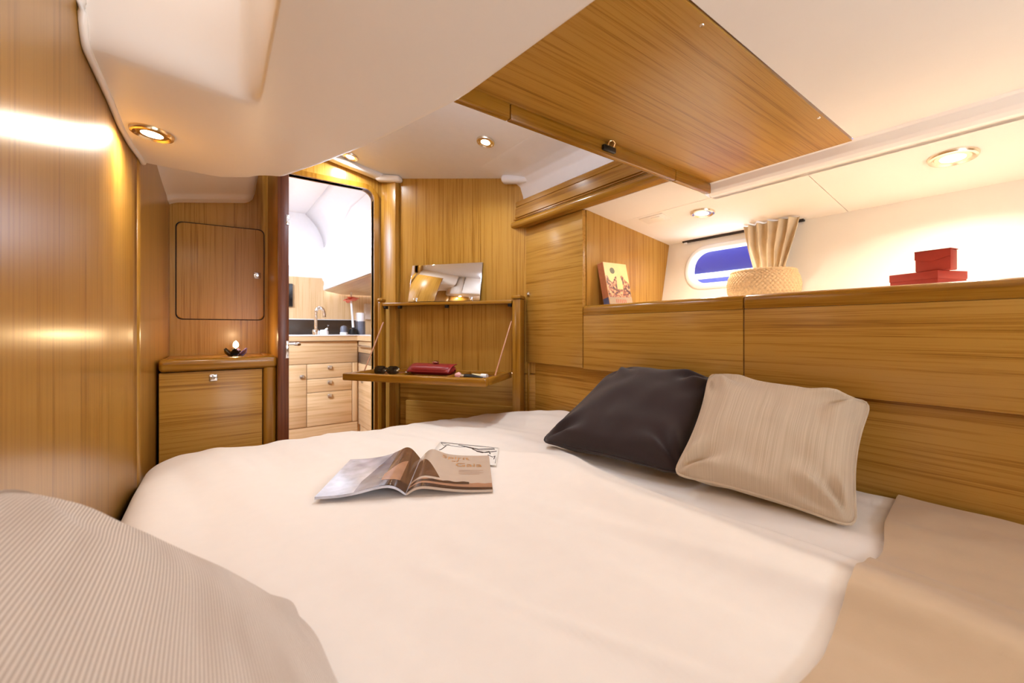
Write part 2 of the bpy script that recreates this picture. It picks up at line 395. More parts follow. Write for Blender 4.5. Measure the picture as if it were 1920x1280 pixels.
link('liner_panel', slope_panel(1.47, 1.93, 0.491, 1.23), 'headliner', co)
link('liner_panel', slope_panel(1.262, 1.468, 0.79, 1.23), 'headliner', co)
# deck over everything keeps daylight out
d = thing('ceiling', 'outer deck above the cabin', None, (0.8, 0.8, 1.1), kind=S)
box('deck', -0.27, 1.95, -0.95, BULK + 0.035, 1.10, 1.14, 'white_paint', d)
box('deck', -1.45, 0.86, BULK + 0.035, 2.44, 1.10, 1.14, 'white_paint', d)
box('deck', -1.45, 0.86, 3.12, 4.45, 1.10, 1.14, 'white_paint', d)
box('deck', -1.45, -1.04, 2.44, 3.12, 1.10, 1.14, 'white_paint', d)
box('deck', -0.36, 0.86, 2.44, 3.12, 1.10, 1.14, 'white_paint', d)
wn = thing('window_7', 'small deck hatch over the cabin entrance', None, (0.60, 1.15, 0.87), kind=S)
prism('pane', rrect(0.45, 0.75, 0.96, 1.34, 0.03), 'z', 0.866, 0.872, 'hatch_pane', wn)
wn = thing('added_hatch', 'unseen hatch added in the galley roof for fill light', None, (-0.7, 2.78, 1.1), kind=S)  # unseen hatch, put in to go with the added galley light
box('pane', -1.04, -0.36, 2.44, 3.12, 1.115, 1.125, 'hatch_pane', wn)

# moulded underside of the cockpit well (upper left)
cw = thing('ceiling', 'large white moulded underside of the cockpit well at upper left', None, (0.1, 0.6, 0.47), kind=S)
XR = [(-0.9, 0.455), (0.0, 0.455), (0.375, 0.436), (0.717, 0.402), (1.038, 0.321), (1.25, 0.250), (1.431, 0.181), (1.6, 0.12)]
def well(u, v):
    yf = lerp(1.655, 1.46, sstep(0, 1, u))
    # v: 0 = front lip, denser round the front roll and the recess edge
    if v < 0.12: s = v / 0.12 * 0.045; y = yf - s
    elif v < 0.40: y = lerp(yf - 0.045, 1.02, (v - 0.12) / 0.28)
    elif v < 0.65: y = lerp(1.02, 0.90, (v - 0.40) / 0.25)
    else: y = lerp(0.90, -0.9, (v - 0.65) / 0.35)
    xl = wall_x(y) + 0.0005; xr = interp(XR, y)
    if u < 0.1: x = xl + 0.016 * u / 0.1
    elif u < 0.3: x = lerp(xl + 0.016, 0.015, (u - 0.1) / 0.2)
    elif u < 0.55: x = lerp(0.015, 0.085, (u - 0.3) / 0.25)
    elif u < 0.85: x = lerp(0.085, xr - 0.03, (u - 0.55) / 0.3)
    else: x = lerp(xr - 0.03, xr, (u - 0.85) / 0.15)
    z = 0.494 - 0.075 * (x + 0.19)
    z += 0.31 * sstep(1.035, 0.915, y) ** 1.6 * (sstep(0.075, 0.035, x))
    def roll(dist, rad):
        if dist >= rad: return 0.0
        q = 1 - dist / rad; return rad * (1 - math.sqrt(max(0, 1 - q * q)))
    z += roll(xr - x, 0.03) + roll(yf - y, 0.045) + roll(x - xl, 0.012)
    return (x, y, z)
grid('moulding', 90, 110, well, 'gelcoat', cw)
tube('edge_bead', [Vector(well(0.06, 0.05 + 0.9 * k / 90)) + Vector((-0.004, 0, -0.001)) for k in range(80)], 0.0065, 'gelcoat', cw, 8)
# outer side of the well, up to the deck
def wside(u, v):
    y = lerp(1.455, -0.9, u); x, z = interp(XR, y), 0.494 - 0.075 * (interp(XR, y) + 0.19) + 0.029
    return (x + 0.02 * v, y, lerp(z, 1.1, v))
grid('well_side', 40, 3, wside, 'gelcoat', cw)
def wfront(u, v):
    x, y, z = well(u, 0.0); return (x, y + 0.01 * v, lerp(z, 1.1, v))
grid('well_front', 60, 3, wfront, 'gelcoat', cw)
wn = thing('window_4', 'small hatch pane in the top of the moulded recess', None, (-0.06, 0.45, 0.79), kind=S)
prism('pane', rrect(-0.17, 0.03, 0.10, 0.80, 0.03), 'z', 0.783, 0.789, 'hatch_pane', wn)
# second, smaller moulding ahead of it, over the wall cupboard
def well2(u, v):
    x = lerp(wall_x(2.0) - 0.01, 0.150, u); y = lerp(1.60, BULK, v)
    zb = 0.562 + 0.05 * (x + 0.162) / 0.29
    z = zb + 0.09 * (1 - sstep(1.60, 2.26, y)) + (0.02 * sstep(2.26, 2.285, y) * 0)
    z -= 0.012 * sstep(2.20, 2.235, y)
    q = max(0.0, (x - 0.105) / 0.045); z += 0.045 * (1 - math.sqrt(max(0, 1 - q * q)))
    q = max(0.0, (-0.125 - x) / 0.06); z -= 0.02 * q * q
    return (x, y, z)
grid('moulding', 40, 40, well2, 'gelcoat', cw)
grid('moulding_side', 2, 2, lambda u, v: (0.150, lerp(1.60, BULK, u), lerp(well2(1, u)[2], 1.0, v)), 'gelcoat', cw)

# white hull side on the right, with the port opening
HZ0, HZ1 = 0.02, 0.60
def hull_x(z): return 1.81 + (z - 0.155) * 0.22
PY0, PY1, PZ0, PZ1 = 0.702, 1.085, 0.213, 0.372
wr = thing('wall_right', 'white hull side above the right shelf', None, (1.83, 0.2, 0.1), kind=S)
bm = bmesh.new()
hole = rrect(PY0, PY1, PZ0, PZ1, 0.072, 8)
def hv(bm, y, z, dx=0): return bm.verts.new((hull_x(z) + dx, y, z))
# ring between hole and a rectangle round it, then the rest
ry0, ry1 = 0.55, 1.20
H = [hv(bm, y, z) for y, z in hole]
R = []
cy, cz = (PY0 + PY1) / 2, (PZ0 + PZ1) / 2
for y, z in hole:
    dy, dz = y - cy, z - cz
    k = min((ry1 - cy if dy > 0 else cy - ry0) / max(1e-6, abs(dy)), (HZ1 - cz if dz > 0 else cz - HZ0) / max(1e-6, abs(dz)))
    R.append(hv(bm, cy + dy * k, cz + dz * k))
n = len(hole)
for i in range(n): bm.faces.new((H[i], H[(i + 1) % n], R[(i + 1) % n], R[i]))
cor = [hv(bm, ry1, HZ1), hv(bm, ry0, HZ1), hv(bm, ry0, HZ0), hv(bm, ry1, HZ0)]
for j, cc in enumerate(cor):
    # fill the corner of the surrounding rectangle
    a = R[j * 9 + 4] if False else None
for i in range(n):
    p, q = R[i], R[(i + 1) % n]
    onp = (abs(p.co.y - ry0) < 1e-5 or abs(p.co.y - ry1) < 1e-5); onq = (abs(q.co.y - ry0) < 1e-5 or abs(q.co.y - ry1) < 1e-5)
    if onp != onq:
        c3 = min(cor, key=lambda c_: (c_.co - (p.co + q.co) / 2).length); bm.faces.new((p, q, c3))
for ya, yb in ((-0.92, ry0), (ry1, 1.24)):
    q = [hv(bm, ya, HZ0), hv(bm, yb, HZ0), hv(bm, yb, HZ1), hv(bm, ya, HZ1)]; bm.faces.new(q)
link('hull_panel', bm, 'hull_liner', wr)
w1 = thing('window_1', 'oblong blue-tinted port with a white rounded frame beside the curtain', None, (1.84, 0.87, 0.2), kind=S)
# frame: bevelled ring
def port_ring(off, dx):
    return [(hull_x(z) + dx, y, z) for y, z in rrect(PY0 - off, PY1 + off, PZ0 - off, PZ1 + off, 0.072 + off, 8)]
rings = [port_ring(0.026, 0.0), port_ring(0.024, -0.007), port_ring(0.017, -0.011), port_ring(0.006, -0.010), port_ring(0.0, -0.003), port_ring(-0.003, 0.012), port_ring(-0.004, 0.03)]
bm = bmesh.new(); RV = [[bm.verts.new(p) for p in rg] for rg in rings]
for a, b in zip(RV, RV[1:]):
    for i in range(n): bm.faces.new((a[i], a[(i + 1) % n], b[(i + 1) % n], b[i]))
link('window_frame', bm, 'ceramic_white', w1, smooth=60)
bm = bmesh.new()
A = [bm.verts.new(p) for p in port_ring(-0.002, 0.010)]; B = [bm.verts.new(p) for p in port_ring(-0.002, 0.013)]
bm.faces.new(A); bm.faces.new(B[::-1])
for i in range(n): bm.faces.new((A[i], A[(i + 1) % n], B[(i + 1) % n], B[i]))
link('pane', bm, 'glass', w1)
ns = thing('neighbour_boat', 'blue hull with a white stripe seen through the port', 'boat', (3.1, 1.6, -0.6))
def nb(z0, z1):
    return lambda u, v: (3.0 + 0.25 * (lerp(z0, z1, v) - 0.3) + 0.10 * (u - 0.5) ** 2, lerp(-0.5, 4.2, u), lerp(z0, z1, v))
grid('topsides', 12, 3, nb(0.432, 1.2), 'boat_blue', ns, thick=-0.05)
grid('white_stripe', 12, 1, nb(0.388, 0.432), 'boat_white', ns, thick=-0.052, label='white stripe along the blue hull')
grid('lower_topsides', 12, 3, nb(-0.6, 0.388), 'boat_blue', ns, thick=-0.05)

# ---------------------------------------------------------------- galley shell beyond the doorway
gw = thing('wall_galley', 'teak and white galley wall seen through the doorway', None, (0.5, 4.3, FLOOR), kind=S)
box('wood_panel', -1.4, 1.5, 4.30, 4.34, FLOOR, 0.50, 'oak_z', gw)
FX0, FX1, FZ0, FZ1 = 0.545, 0.705, 0.605, 0.82
for a in ((-1.4, FX0, 0.50, 1.12), (FX1, 0.9, 0.50, 1.12), (FX0, FX1, 0.50, FZ0), (FX0, FX1, FZ1, 1.12)):
    box('white_panel', a[0], a[1], 4.30, 4.34, a[2], a[3], 'white_paint', gw)
box('wood_panel', -1.44, -1.40, BULK, 4.34, FLOOR, 1.12, 'oak_z', gw)
box('wood_panel', 1.48, 1.52, BULK - 0.1, 4.34, FLOOR, 0.36, 'oak_y', gw)
box('wood_panel', -1.4, -0.25, BULK, BULK + 0.03, FLOOR, 1.12, 'oak_z', gw)
box('wood_panel', 0.80, 1.9, BULK + 0.0, BULK + 0.03, FLOOR, 1.12, 'oak_z', gw)
wn = thing('window_5', 'small bright square window in the far galley wall', None, (0.625, 4.3, 0.6), kind=S)
prism('pane', rrect(FX0, FX1, FZ0, FZ1, 0.02), 'y', 4.325, 4.33, 'glass', wn)
# white moulded coachroof side with its big rounded window
cs = thing('window_6', 'big blown-out coachroof window with a white curved surround in the galley', None, (0.8, 3.4, 0.37), kind=S)
outl = [(2.34, 0.375), (3.90, 0.40), (4.12, 0.46), (4.26, 0.56), (4.29, 0.66), (4.24, 0.75), (4.12, 0.81), (3.97, 0.87), (3.70, 0.925), (3.39, 0.955), (2.9, 0.965), (2.34, 0.965)]
win = [(2.42, 0.47), (3.80, 0.535), (3.93, 0.552), (3.95, 0.58), (3.88, 0.63), (3.70, 0.70), (3.39, 0.765), (3.10, 0.80), (2.80, 0.815), (2.50, 0.815), (2.42, 0.80), (2.40, 0.60)]
bm = bmesh.new(); m_ = len(outl)
xo = lambda z, dx=0: 0.80 + dx + 0.10 * (z - 0.4)
Oa = [bm.verts.new((xo(z), y, z)) for y, z in outl]; Wa = [bm.verts.new((xo(z, 0.012), y, z)) for y, z in win]
Ob = [bm.verts.new((xo(z, 0.05), y, z)) for y, z in outl]; Wb = [bm.verts.new((xo(z, 0.06), y, z)) for y, z in win]
for i in range(m_):
    j = (i + 1) % m_
    bm.faces.new((Oa[i], Oa[j], Wa[j], Wa[i])); bm.faces.new((Ob[i], Ob[j], Wb[j], Wb[i]))
    bm.faces.new((Wa[i], Wa[j], Wb[j], Wb[i])); bm.faces.new((Oa[i], Oa[j], Ob[j], Ob[i]))
link('surround', bm, 'white_paint', cs, smooth=50)
bm = bmesh.new(); q = [bm.verts.new((xo(z, 0.04), y, z)) for y, z in win]; bm.faces.new(q)
q2 = [bm.verts.new((xo(z, 0.045), y, z)) for y, z in win]; bm.faces.new(q2[::-1])
link('pane', bm, 'glass', cs)
# liner above the surround, up to the deck
gc = thing('ceiling', 'white coachroof liner above the galley window', None, (0.8, 3.3, 1.0), kind=S)
grid('liner', 4, 8, lambda u, v: (lerp(0.86, 0.70, v * v), lerp(2.33, 4.32, u), lerp(0.80 if u > 0.6 else 0.955, 1.105, v)), 'white_paint', gc, thick=0.01)
box('liner_panel', 0.85, 0.90, 3.9, 4.32, 0.4, 1.12, 'white_paint', gc)

# ---------------------------------------------------------------- teak joinery of the cabin
# open door, folded back along the low cabinet
dr = thing('door_1', 'dark teak cabin door folded open beside the low cabinet', 'door', (0.225, 2.08, FLOOR), kind=S)
box('door_leaf', 0.2015, 0.238, 1.885, 2.285, FLOOR + 0.03, 0.765, 'teak_z', dr, 0.003)
box('door_edge', 0.2005, 0.2405, 1.876, 1.886, FLOOR + 0.03, 0.765, 'mahogany_z', dr, 0.003, label='dark reddish edge of the door')
box('strike_plate', 0.2285, 0.2395, 1.8725, 1.877, -0.115, -0.045, 'chrome', dr, 0.001, label='chrome lock plate')
box('upper_plate', 0.2300, 0.2420, 1.8725, 1.877, 0.425, 0.465, 'chrome', dr, 0.001, label='chrome catch plate')
tube('door_handle', [(0.238, 1.915, -0.058), (0.262, 1.915, -0.058), (0.272, 1.913, -0.060), (0.285, 1.925, -0.062), (0.29, 1.96, -0.062)], [0.007, 0.007, 0.0075, 0.007, 0.006], 'chrome', dr, label='chrome lever handle')
# cupboard let into the bulkhead, upper left
wc = thing('wall_cupboard', 'flush teak cupboard with rounded corners in the left bulkhead', 'cupboard', (0.02, BULK, 0.04))
cupo = [(-0.1406 + 0.0, 0.4713)]
def skew(pts): return [(x, z + (0.007 if z > 0.25 else 0) * (x + 0.14) / 0.33) for x, z in pts]
prism('reveal', skew(rrect(-0.1425, 0.190, 0.0445, 0.4735, 0.024)), 'y', BULK - 0.002, BULK + 0.004, 'dark_shadow_gap', wc, label='dark joint line around the door')
dd = prism('door', skew(rrect(-0.138, 0.1855, 0.049, 0.469, 0.021)), 'y', BULK - 0.008, BULK - 0.001, 'teak_z', wc, 0.002)
bow_latch('latch', dd, Matrix.Translation((0.1596, BULK - 0.008, 0.2577)), 0.0135)
# low cabinet at the foot of the berth
lc = thing('low_cabinet', 'low teak cabinet with a rounded top rail at the foot of the berth', 'cabinet', (0.02, 2.1, FLOOR))
x0 = -0.164
box('body', x0 + 0.004, 0.198, 1.93, BULK - 0.012, FLOOR, -0.125, 'teak_z', lc)
fr = box('front_panel', x0, 0.150, 1.905, 1.93, FLOOR, -0.1545, 'teak_x', lc, 0.003)
prism('corner_post', rrect(0.1530, 0.1985, 1.896, 1.95, 0.015), 'z', FLOOR, -0.150, 'teak_rail_z', lc)
box('top_board', x0 + 0.004, 0.185, 1.93, BULK - 0.012, -0.124, -0.1125, 'teak_x', lc)
bm = bmesh.new(); bm_box(bm, x0, 0.2, 1.889, 1.955, -0.1515, -0.1055, 0.013, 4)
link('top_rail', bm, 'teak_rail_x', lc, smooth=40)
box('side_rail', 0.165, 0.2, 1.94, BULK - 0.012, -0.1515, -0.1055, 'teak_rail_y', lc, 0.012, 4)
bow_latch('latch', fr, Matrix.Translation((-0.0078, 1.905, -0.1801)), 0.0125)

# right-hand locker run above the berth: tall cupboard, two shelf lockers, lower panel
RX = 1.25
cb = thing('storage_cupboard', 'tall teak cupboard under the beam beside the vanity', 'cupboard', (1.5, 1.4, -0.15))
db = box('door', RX, RX + 0.022, 1.2215, 1.610, -0.160, 0.5055, 'teak_y', cb, 0.002)
box('top_filler', RX + 0.0122, RX + 0.05, 1.2215, 1.68, 0.5065, 0.53, 'teak_y', cb)
box('top_rail', RX + 0.0225, RX + 0.05, 1.24, 1.70, 0.47, 0.5064, 'teak_y', cb)
bm = bmesh.new(); zt = lambda x: slope(x) + 0.001
v = [bm.verts.new((x, y, z)) for y in (1.2185, 1.24) for x, z in ((RX + 0.0225, 0.085), (1.90, 0.085), (1.90, zt(1.90)), (RX + 0.0225, zt(RX)))]
for q in ((0, 1, 2, 3), (4, 5, 6, 7), (0, 1, 5, 4), (1, 2, 6, 5), (2, 3, 7, 6), (3, 0, 4, 7)): bm.faces.new([v[k] for k in q])
link('side_panel', bm, 'teak_z', cb)
box('back_panel', RX + 0.0225, RX + 0.03, 1.24, 1.70, -0.16, 0.50, 'teak_y', cb)
bow_latch('latch', db, Matrix.Translation((RX, 1.5876, 0.1764)) @ Matrix.Rotation(math.radians(-90), 4, 'Z'), 0.010)
def rail_profile():
    # x,z : square back, rounded top front
    pts = [(RX - 0.001, 0.0607), (RX + 0.05, 0.0607), (RX + 0.05, 0.096)]
    for i in range(7):
        a = math.radians(90 + 90 * i / 6); pts.append((RX + 0.016 + 0.019 * math.cos(a), 0.083 + 0.019 * math.sin(a)))
    return pts
def locker(label, ya, yb, cat='locker'):
    t = thing('shelf_locker', label, cat, (RX + 0.2, (ya + yb) / 2, -0.14), group='shelf lockers above the berth')
    box('front_panel', RX, RX + 0.022, ya, yb, -0.1635, 0.0605, 'teak_y', t, 0.002)
    prism('top_rail', rail_profile(), 'y', ya, yb, 'teak_rail_y', t, 0.004)
    box('shelf_board', RX + 0.05, 1.80, ya, yb, 0.070, 0.086, 'hull_liner', t)
    return t
locker('shorter teak shelf locker front between the tall cupboard and its neighbour', 0.5735, 1.2165)
locker('long teak shelf locker front under the red boxes', -0.88, 0.5705)
hp = thing('back_panel', 'lower horizontal-grain teak panel behind the cushions', 'panel', (1.29, 0.3, -0.5))
box('upper_board', RX + 0.028, RX + 0.05, -0.88, 1.70, -0.60, -0.150, 'teak_y', hp)
box('end_stile', RX + 0.004, RX + 0.028, 1.595, 1.625, -0.60, -0.163, 'teak_rail_z', hp, 0.003)

# moulded teak beam along the step in the ceiling
def beam_prof():
    p = [(1.262, 0.520), (1.262, 0.640), (1.222, 0.640), (1.2185, 0.636), (1.2185, 0.6145), (1.2215, 0.613), (1.2215, 0.611), (1.2185, 0.6095),
         (1.2165, 0.560), (1.2215, 0.5575), (1.2215, 0.5545), (1.2125, 0.552), (1.2125, 0.5485), (1.2165, 0.547), (1.2165, 0.5445)]
    for i in range(7):
        a = math.radians(90 + 90 * i / 6 + 60 * i / 6); p.append((1.222 + 0.0195 * math.cos(a), 0.5245 + 0.0195 * math.sin(a)))
    p += [(1.215, 0.5075), (1.25, 0.5065)]
    return p
bt = thing('ceiling_beam', 'moulded teak beam running above the tall cupboard', 'beam', (1.24, 1.25, 0.51))
prism('beam', beam_prof(), 'y', 0.80, 1.672, 'teak_rail_y', bt)

# removable teak panel let into the ceiling
cp = thing('ceiling_panel', 'large square teak panel let into the ceiling', 'panel', (0.9, 0.57, 0.525))
box('panel', 0.30, 1.430, 0.366, 0.778, 0.524, 0.54, 'teak_x', cp)
ye0, ye1 = 0.770, 0.788
for a, b in ((0.30, 0.5525), (0.5545, 1.2195), (1.2215, 1.440)):
    box('lip', a, b, ye0, ye1, 0.489, 0.526, 'teak_rail_x', cp, 0.003)
lt = box('latch', 0.862, 0.912, ye0 - 0.011, ye0, 0.4955, 0.511, 'black_plastic', cp, 0.003, label='black catch')
tube('latch_loop', [(0.880, ye0 - 0.006, 0.509), (0.879, ye0 - 0.014, 0.520), (0.889, ye0 - 0.018, 0.5235), (0.902, ye0 - 0.014, 0.520), (0.902, ye0 - 0.006, 0.509)], 0.0028, 'brass', lt, label='small brass loop')
for x, y in ((0.678, 0.379), (1.2077, 0.3745)):
    lathe('screw', [(0.0001, 0), (0.0032, 0), (0.0045, 0.0015), (0.0045, 0.002), (0.0001, 0.002)], 'chrome', cp, 12, Matrix.Translation((x, y, 0.5222)))

# ---------------------------------------------------------------- vanity unit on the diagonal wall
va = thing('vanity_unit', 'teak vanity frame with fold-down tray and top shelf in the corner', 'vanity', (VA.x, VA.y, FLOOR), VROT)
Z = -FLOOR   # local z offset
def vbox(name, *a, **k):
    a = list(a); a[4] += Z; a[5] += Z; return box(name, *a, local=True, **k)
pr = vbox('post', 0.790, VL - 0.001, -0.085, -0.002, FLOOR, 0.148, 'teak_rail_z', va, bev=0.004)
vbox('post_cap', 0.786, VL, -0.09, -0.002, 0.149, 0.166, 'teak_rail_x', va, bev=0.004)
vbox('post', 0.020, 0.046, -0.085, -0.044, FLOOR, 0.150, 'teak_rail_z', va, bev=0.004)
vbox('post_cap', 0.017, 0.048, -0.088, -0.044, 0.151, 0.172, 'teak_rail_x', va, bev=0.008, seg=3)
sh = vbox('shelf', 0.047, 0.7855, -0.082, -0.002, 0.128, 0.144, 'teak_rail_x', va, bev=0.003)
for x in (0.062, 0.150, 0.430, 0.772):
    b = bmesh.new(); bm_box(b, x - 0.009, x + 0.009, -0.078, -0.058, 0.112 + Z, 0.1275 + Z, 0.003, 2)
    link('catch', b, 'black_plastic', va, True, 35, label='small black catch')
box_lower = vbox('lower_panel', 0.150, 0.780, -0.016, -0.002, FLOOR, -0.385, 'teak_x', va, bev=0.004)
# tray: base, rim of four rails, two dividers
tz = -0.215
tray = vbox('tray', 0.062, 0.772, -0.360, -0.062, tz - 0.016, tz - 0.008, 'mahogany_z', va)
vbox('front_rail', 0.052, 0.780, -0.392, -0.352, tz - 0.022, tz + 0.012, 'teak_rail_x', tray, bev=0.007, seg=3)
vbox('back_rail', 0.080, 0.756, -0.080, -0.062, tz - 0.016, tz + 0.010, 'teak_rail_x', tray, bev=0.002)
vbox('side_rail', 0.052, 0.080, -0.354, -0.062, tz - 0.020, tz + 0.011, 'teak_rail_y', tray, bev=0.004)
vbox('side_rail', 0.756, 0.780, -0.354, -0.062, tz - 0.020, tz + 0.011, 'teak_rail_y', tray, bev=0.004)
for x in (0.300, 0.565): vbox('divider', x - 0.006, x + 0.006, -0.354, -0.078, tz - 0.012, tz + 0.008, 'teak_rail_y', tray, bev=0.002)
for x, x2 in ((0.050, 0.080), (0.782, 0.772)):
    tube('stay', [(x, -0.075, 0.040 + Z), (x2, -0.268, tz + 0.012 + Z)], 0.0034, 'stay_rod', va, 8, local=True, label='thin coppery stay rod')

def vmat(u, v, z, rot=0): return Matrix.Translation(vpt(u, v, z)) @ Matrix.Rotation(VROT + rot, 4, 'Z')
# mirror leaning on the wall, standing on the shelf
mi = thing('mirror', 'rectangular frameless mirror leaning on the vanity shelf', 'mirror', vpt(0.400, -0.064, 0.1445), VROT + math.radians(2.5))
tilt = Matrix.Rotation(math.radians(-13), 4, 'X')
def mbox(name, a, mat, parent, bev=0, label=None):
    bm = bmesh.new(); bm_box(bm, *a, bev, 2); bmesh.ops.transform(bm, matrix=tilt, verts=bm.verts)
    return link(name, bm, mat, parent, True, 35, label)
mbox('backing', (-0.196, 0.208, 0.0, 0.006, 0.002, 0.206), 'black_plastic', mi)
mbox('glass', (-0.196, 0.208, -0.004, -0.0005, 0.002, 0.206), 'mirror_glass', mi, 0.0012)
for x in (-0.155, 0.160): mbox('clip', (x - 0.010, x + 0.010, -0.009, 0.002, 0.001, 0.022), 'chrome', mi, 0.003, label='chrome clip')

# things lying in the tray
tb = tz - 0.008
sg = thing('sunglasses', 'folded black sunglasses in the left tray compartment', 'sunglasses', vpt(0.19, -0.24, tb), VROT + 0.15)
for sx in (-1, 1):
    prof = rrect(-0.031, 0.031, -0.021, 0.021, 0.0185, 6)
    M = Matrix.Translation((sx * 0.034, 0, 0.024)) @ Matrix.Rotation(math.radians(-18), 4, 'X')
    bm = bmesh.new(); A = [bm.verts.new(M @ Vector((x, -0.003, z))) for x, z in prof]; B = [bm.verts.new(M @ Vector((x * 0.96, 0.003, z * 0.96))) for x, z in prof]
    Cc = bm.verts.new(M @ Vector((0, -0.008, 0)))
    for i in range(len(A)):
        j = (i + 1) % len(A); bm.faces.new((A[i], A[j], B[j], B[i])); bm.faces.new((A[i], A[j], Cc))
    bm.faces.new(B)
    link('lens', bm, plain('sunglass_lens', srgb(10, 8, 10), 0.08, spec=0.8) if 'sunglass_lens' not in MAT else 'sunglass_lens', sg, True, 60)
tube('bridge', [(-0.010, 0, 0.032), (0, -0.002, 0.035), (0.010, 0, 0.032)], 0.003, 'black_plastic', sg, 8, True)
for sx in (-1, 1): tube('temple', [(sx * 0.063, 0.0, 0.034), (sx * 0.060, 0.012, 0.03), (-sx * 0.02, 0.026 + 0.004 * sx, 0.016), (-sx * 0.05, 0.028 + 0.004 * sx, 0.008)], 0.003, 'black_plastic', sg, 8, True)
pu = thing('purse', 'dark red leather clutch purse in the middle of the tray', 'purse', vpt(0.435, -0.22, tb), VROT - 0.02)
def purse(u, v):
    a = u * 2 * math.pi; w_ = 0.118; L = lerp(-w_, w_, v); e = math.sqrt(max(0.02, 1 - abs(2 * v - 1) ** 7))
    yy = math.cos(a) * 0.048 * e; zz = 0.028 + math.copysign(abs(math.sin(a)) ** 0.7, math.sin(a)) * (0.026 if math.sin(a) > 0 else 0.024) * e
    return (L, yy, zz + 0.004)
grid('body', 24, 24, purse, 'red_leather', pu, True, closed_u=True)
grid('flap', 16, 8, lambda u, v: (lerp(-0.113, 0.113, u), lerp(0.035, -0.052, v), 0.0595 - 0.034 * v ** 2.6), 'red_leather', pu, True, thick=0.003)
lathe('clasp', [(0.0001, 0), (0.006, 0), (0.017, 0.006), (0.018, 0.011), (0.010, 0.017), (0.0001, 0.018)], 'chrome', pu, 16, Matrix.Translation((0.005, 0.02, 0.058)), True, label='round chrome clasp')
lathe('end_ring', [(0.0001, -0.006), (0.007, -0.004), (0.009, 0), (0.007, 0.004), (0.0001, 0.006)], 'chrome', pu, 12, Matrix.Translation((-0.118, -0.038, 0.02)), True)
# make-up brush and lipstick
mb = thing('makeup_brush', 'dark-handled make-up brush with a pink tip in the right tray compartment', 'brush', vpt(0.65, -0.27, tb), VROT)
tube('brush_head', [(-0.070, 0, 0.016), (-0.055, 0, 0.0165), (-0.042, 0, 0.015)], [0.009, 0.015, 0.009], 'pale_pink', mb, 12, True, label='pink brush tip')
tube('ferrule', [(-0.043, 0, 0.015), (-0.025, 0, 0.0135)], [0.0095, 0.008], 'chrome', mb, 12, True)
tube('handle', [(-0.026, 0, 0.0135), (0.01, 0.002, 0.012), (0.06, 0.004, 0.008)], [0.010, 0.012, 0.006], 'lilac_glass' if False else 'black_plastic', mb, 12, True)
ls = thing('lipstick', 'pale gold lipstick tube lying beside the make-up brush', 'lipstick', vpt(0.675, -0.225, tb), VROT - 0.15)
tube('tube', [(-0.035, 0, 0.0105), (0.015, 0, 0.0105)], 0.0105, 'pale_gold', ls, 14, True)
tube('cap', [(0.015, 0, 0.0115), (0.045, 0, 0.0115)], 0.0115, 'ceramic_white', ls, 14, True)

# ---------------------------------------------------------------- recessed downlights
def downlight(label, loc, normal, rad, power, ringmat='satin_gold', spread=150, color=WARM):
    t = thing('downlight', label, 'lamp', loc, group='recessed downlights')
    q = Vector(normal).to_track_quat('Z', 'Y').to_matrix().to_4x4(); M = Matrix.Translation(loc) @ q
    lathe('bezel', [(rad * 0.70, 0.004), (rad * 0.74, -0.001), (rad * 0.70, 0.0015), (rad * 0.84, 0.0075), (rad * 0.95, 0.006), (rad, 0.0), (rad, -0.004), (rad * 0.7, -0.004)], ringmat, t, 32, M)
    lathe('lens', [(0.0001, -0.002), (rad * 0.72, -0.002), (rad * 0.72, 0.002), (rad * 0.5, 0.004), (0.0001, 0.005)], 'lens_glow', t, 24, M)
    a = area('halogen_bulb', Vector(loc) + Vector(normal).normalized() * 0.014, normal, rad * 1.2, rad * 1.2, power, color, 'DISK', spread)
    return t
sn = Vector((-0.13, 0, -1)).normalized()
downlight('brass-rimmed downlight in the white moulding close to the left wall', (-0.128, 1.345, 0.4875), (0.075, 0, -1) if False else (-0.07, 0, -1), 0.044, LAMP * 0.7, 'brass', 172, (1.0, 0.90, 0.76))
downlight('round downlight in the white ceiling in front of the mirror', (0.945, 1.50, roof(0.945) - 0.001), (-0.2, 0, -1), 0.040, LAMP * 1.1)
downlight('downlight in the sloping ceiling to the left of the curtain', (1.574, 0.877, slope(1.574) - 0.001), sn, 0.046, LAMP * 0.78, color=(1.0, 0.88, 0.74))
downlight('bright downlight in the sloping ceiling above the red boxes', (1.603, 0.196, slope(1.603) - 0.001), sn, 0.050, LAMP * 1.08, color=(1.0, 0.88, 0.74))
downlight('downlight tucked over the doorway behind the white moulding', (0.56, 2.19, roof(0.56) - 0.001), (-0.2, 0, -1), 0.040, LAMP * 1.2, spread=175)

# small vent plate on the sloping ceiling
vp = thing('vent_plate', 'small cream switch plate on the sloping ceiling near the tall cupboard', 'plate', (1.52, 1.06, slope(1.52)))
def on_slope(name, x0, x1, y0, y1, h, mat, bev):
    bm = bmesh.new(); bm_box(bm, x0, x1, y0, y1, -h, 0, bev, 2)
    for q in bm.verts: q.co.z += slope(q.co.x)
    return link(name, bm, mat, vp, False, 35)
on_slope('plate', 1.485, 1.555, 1.00, 1.115, 0.004, 'headliner', 0.0015)
on_slope('rocker', 1.497, 1.543, 1.02, 1.065, 0.008, 'hull_liner', 0.002)

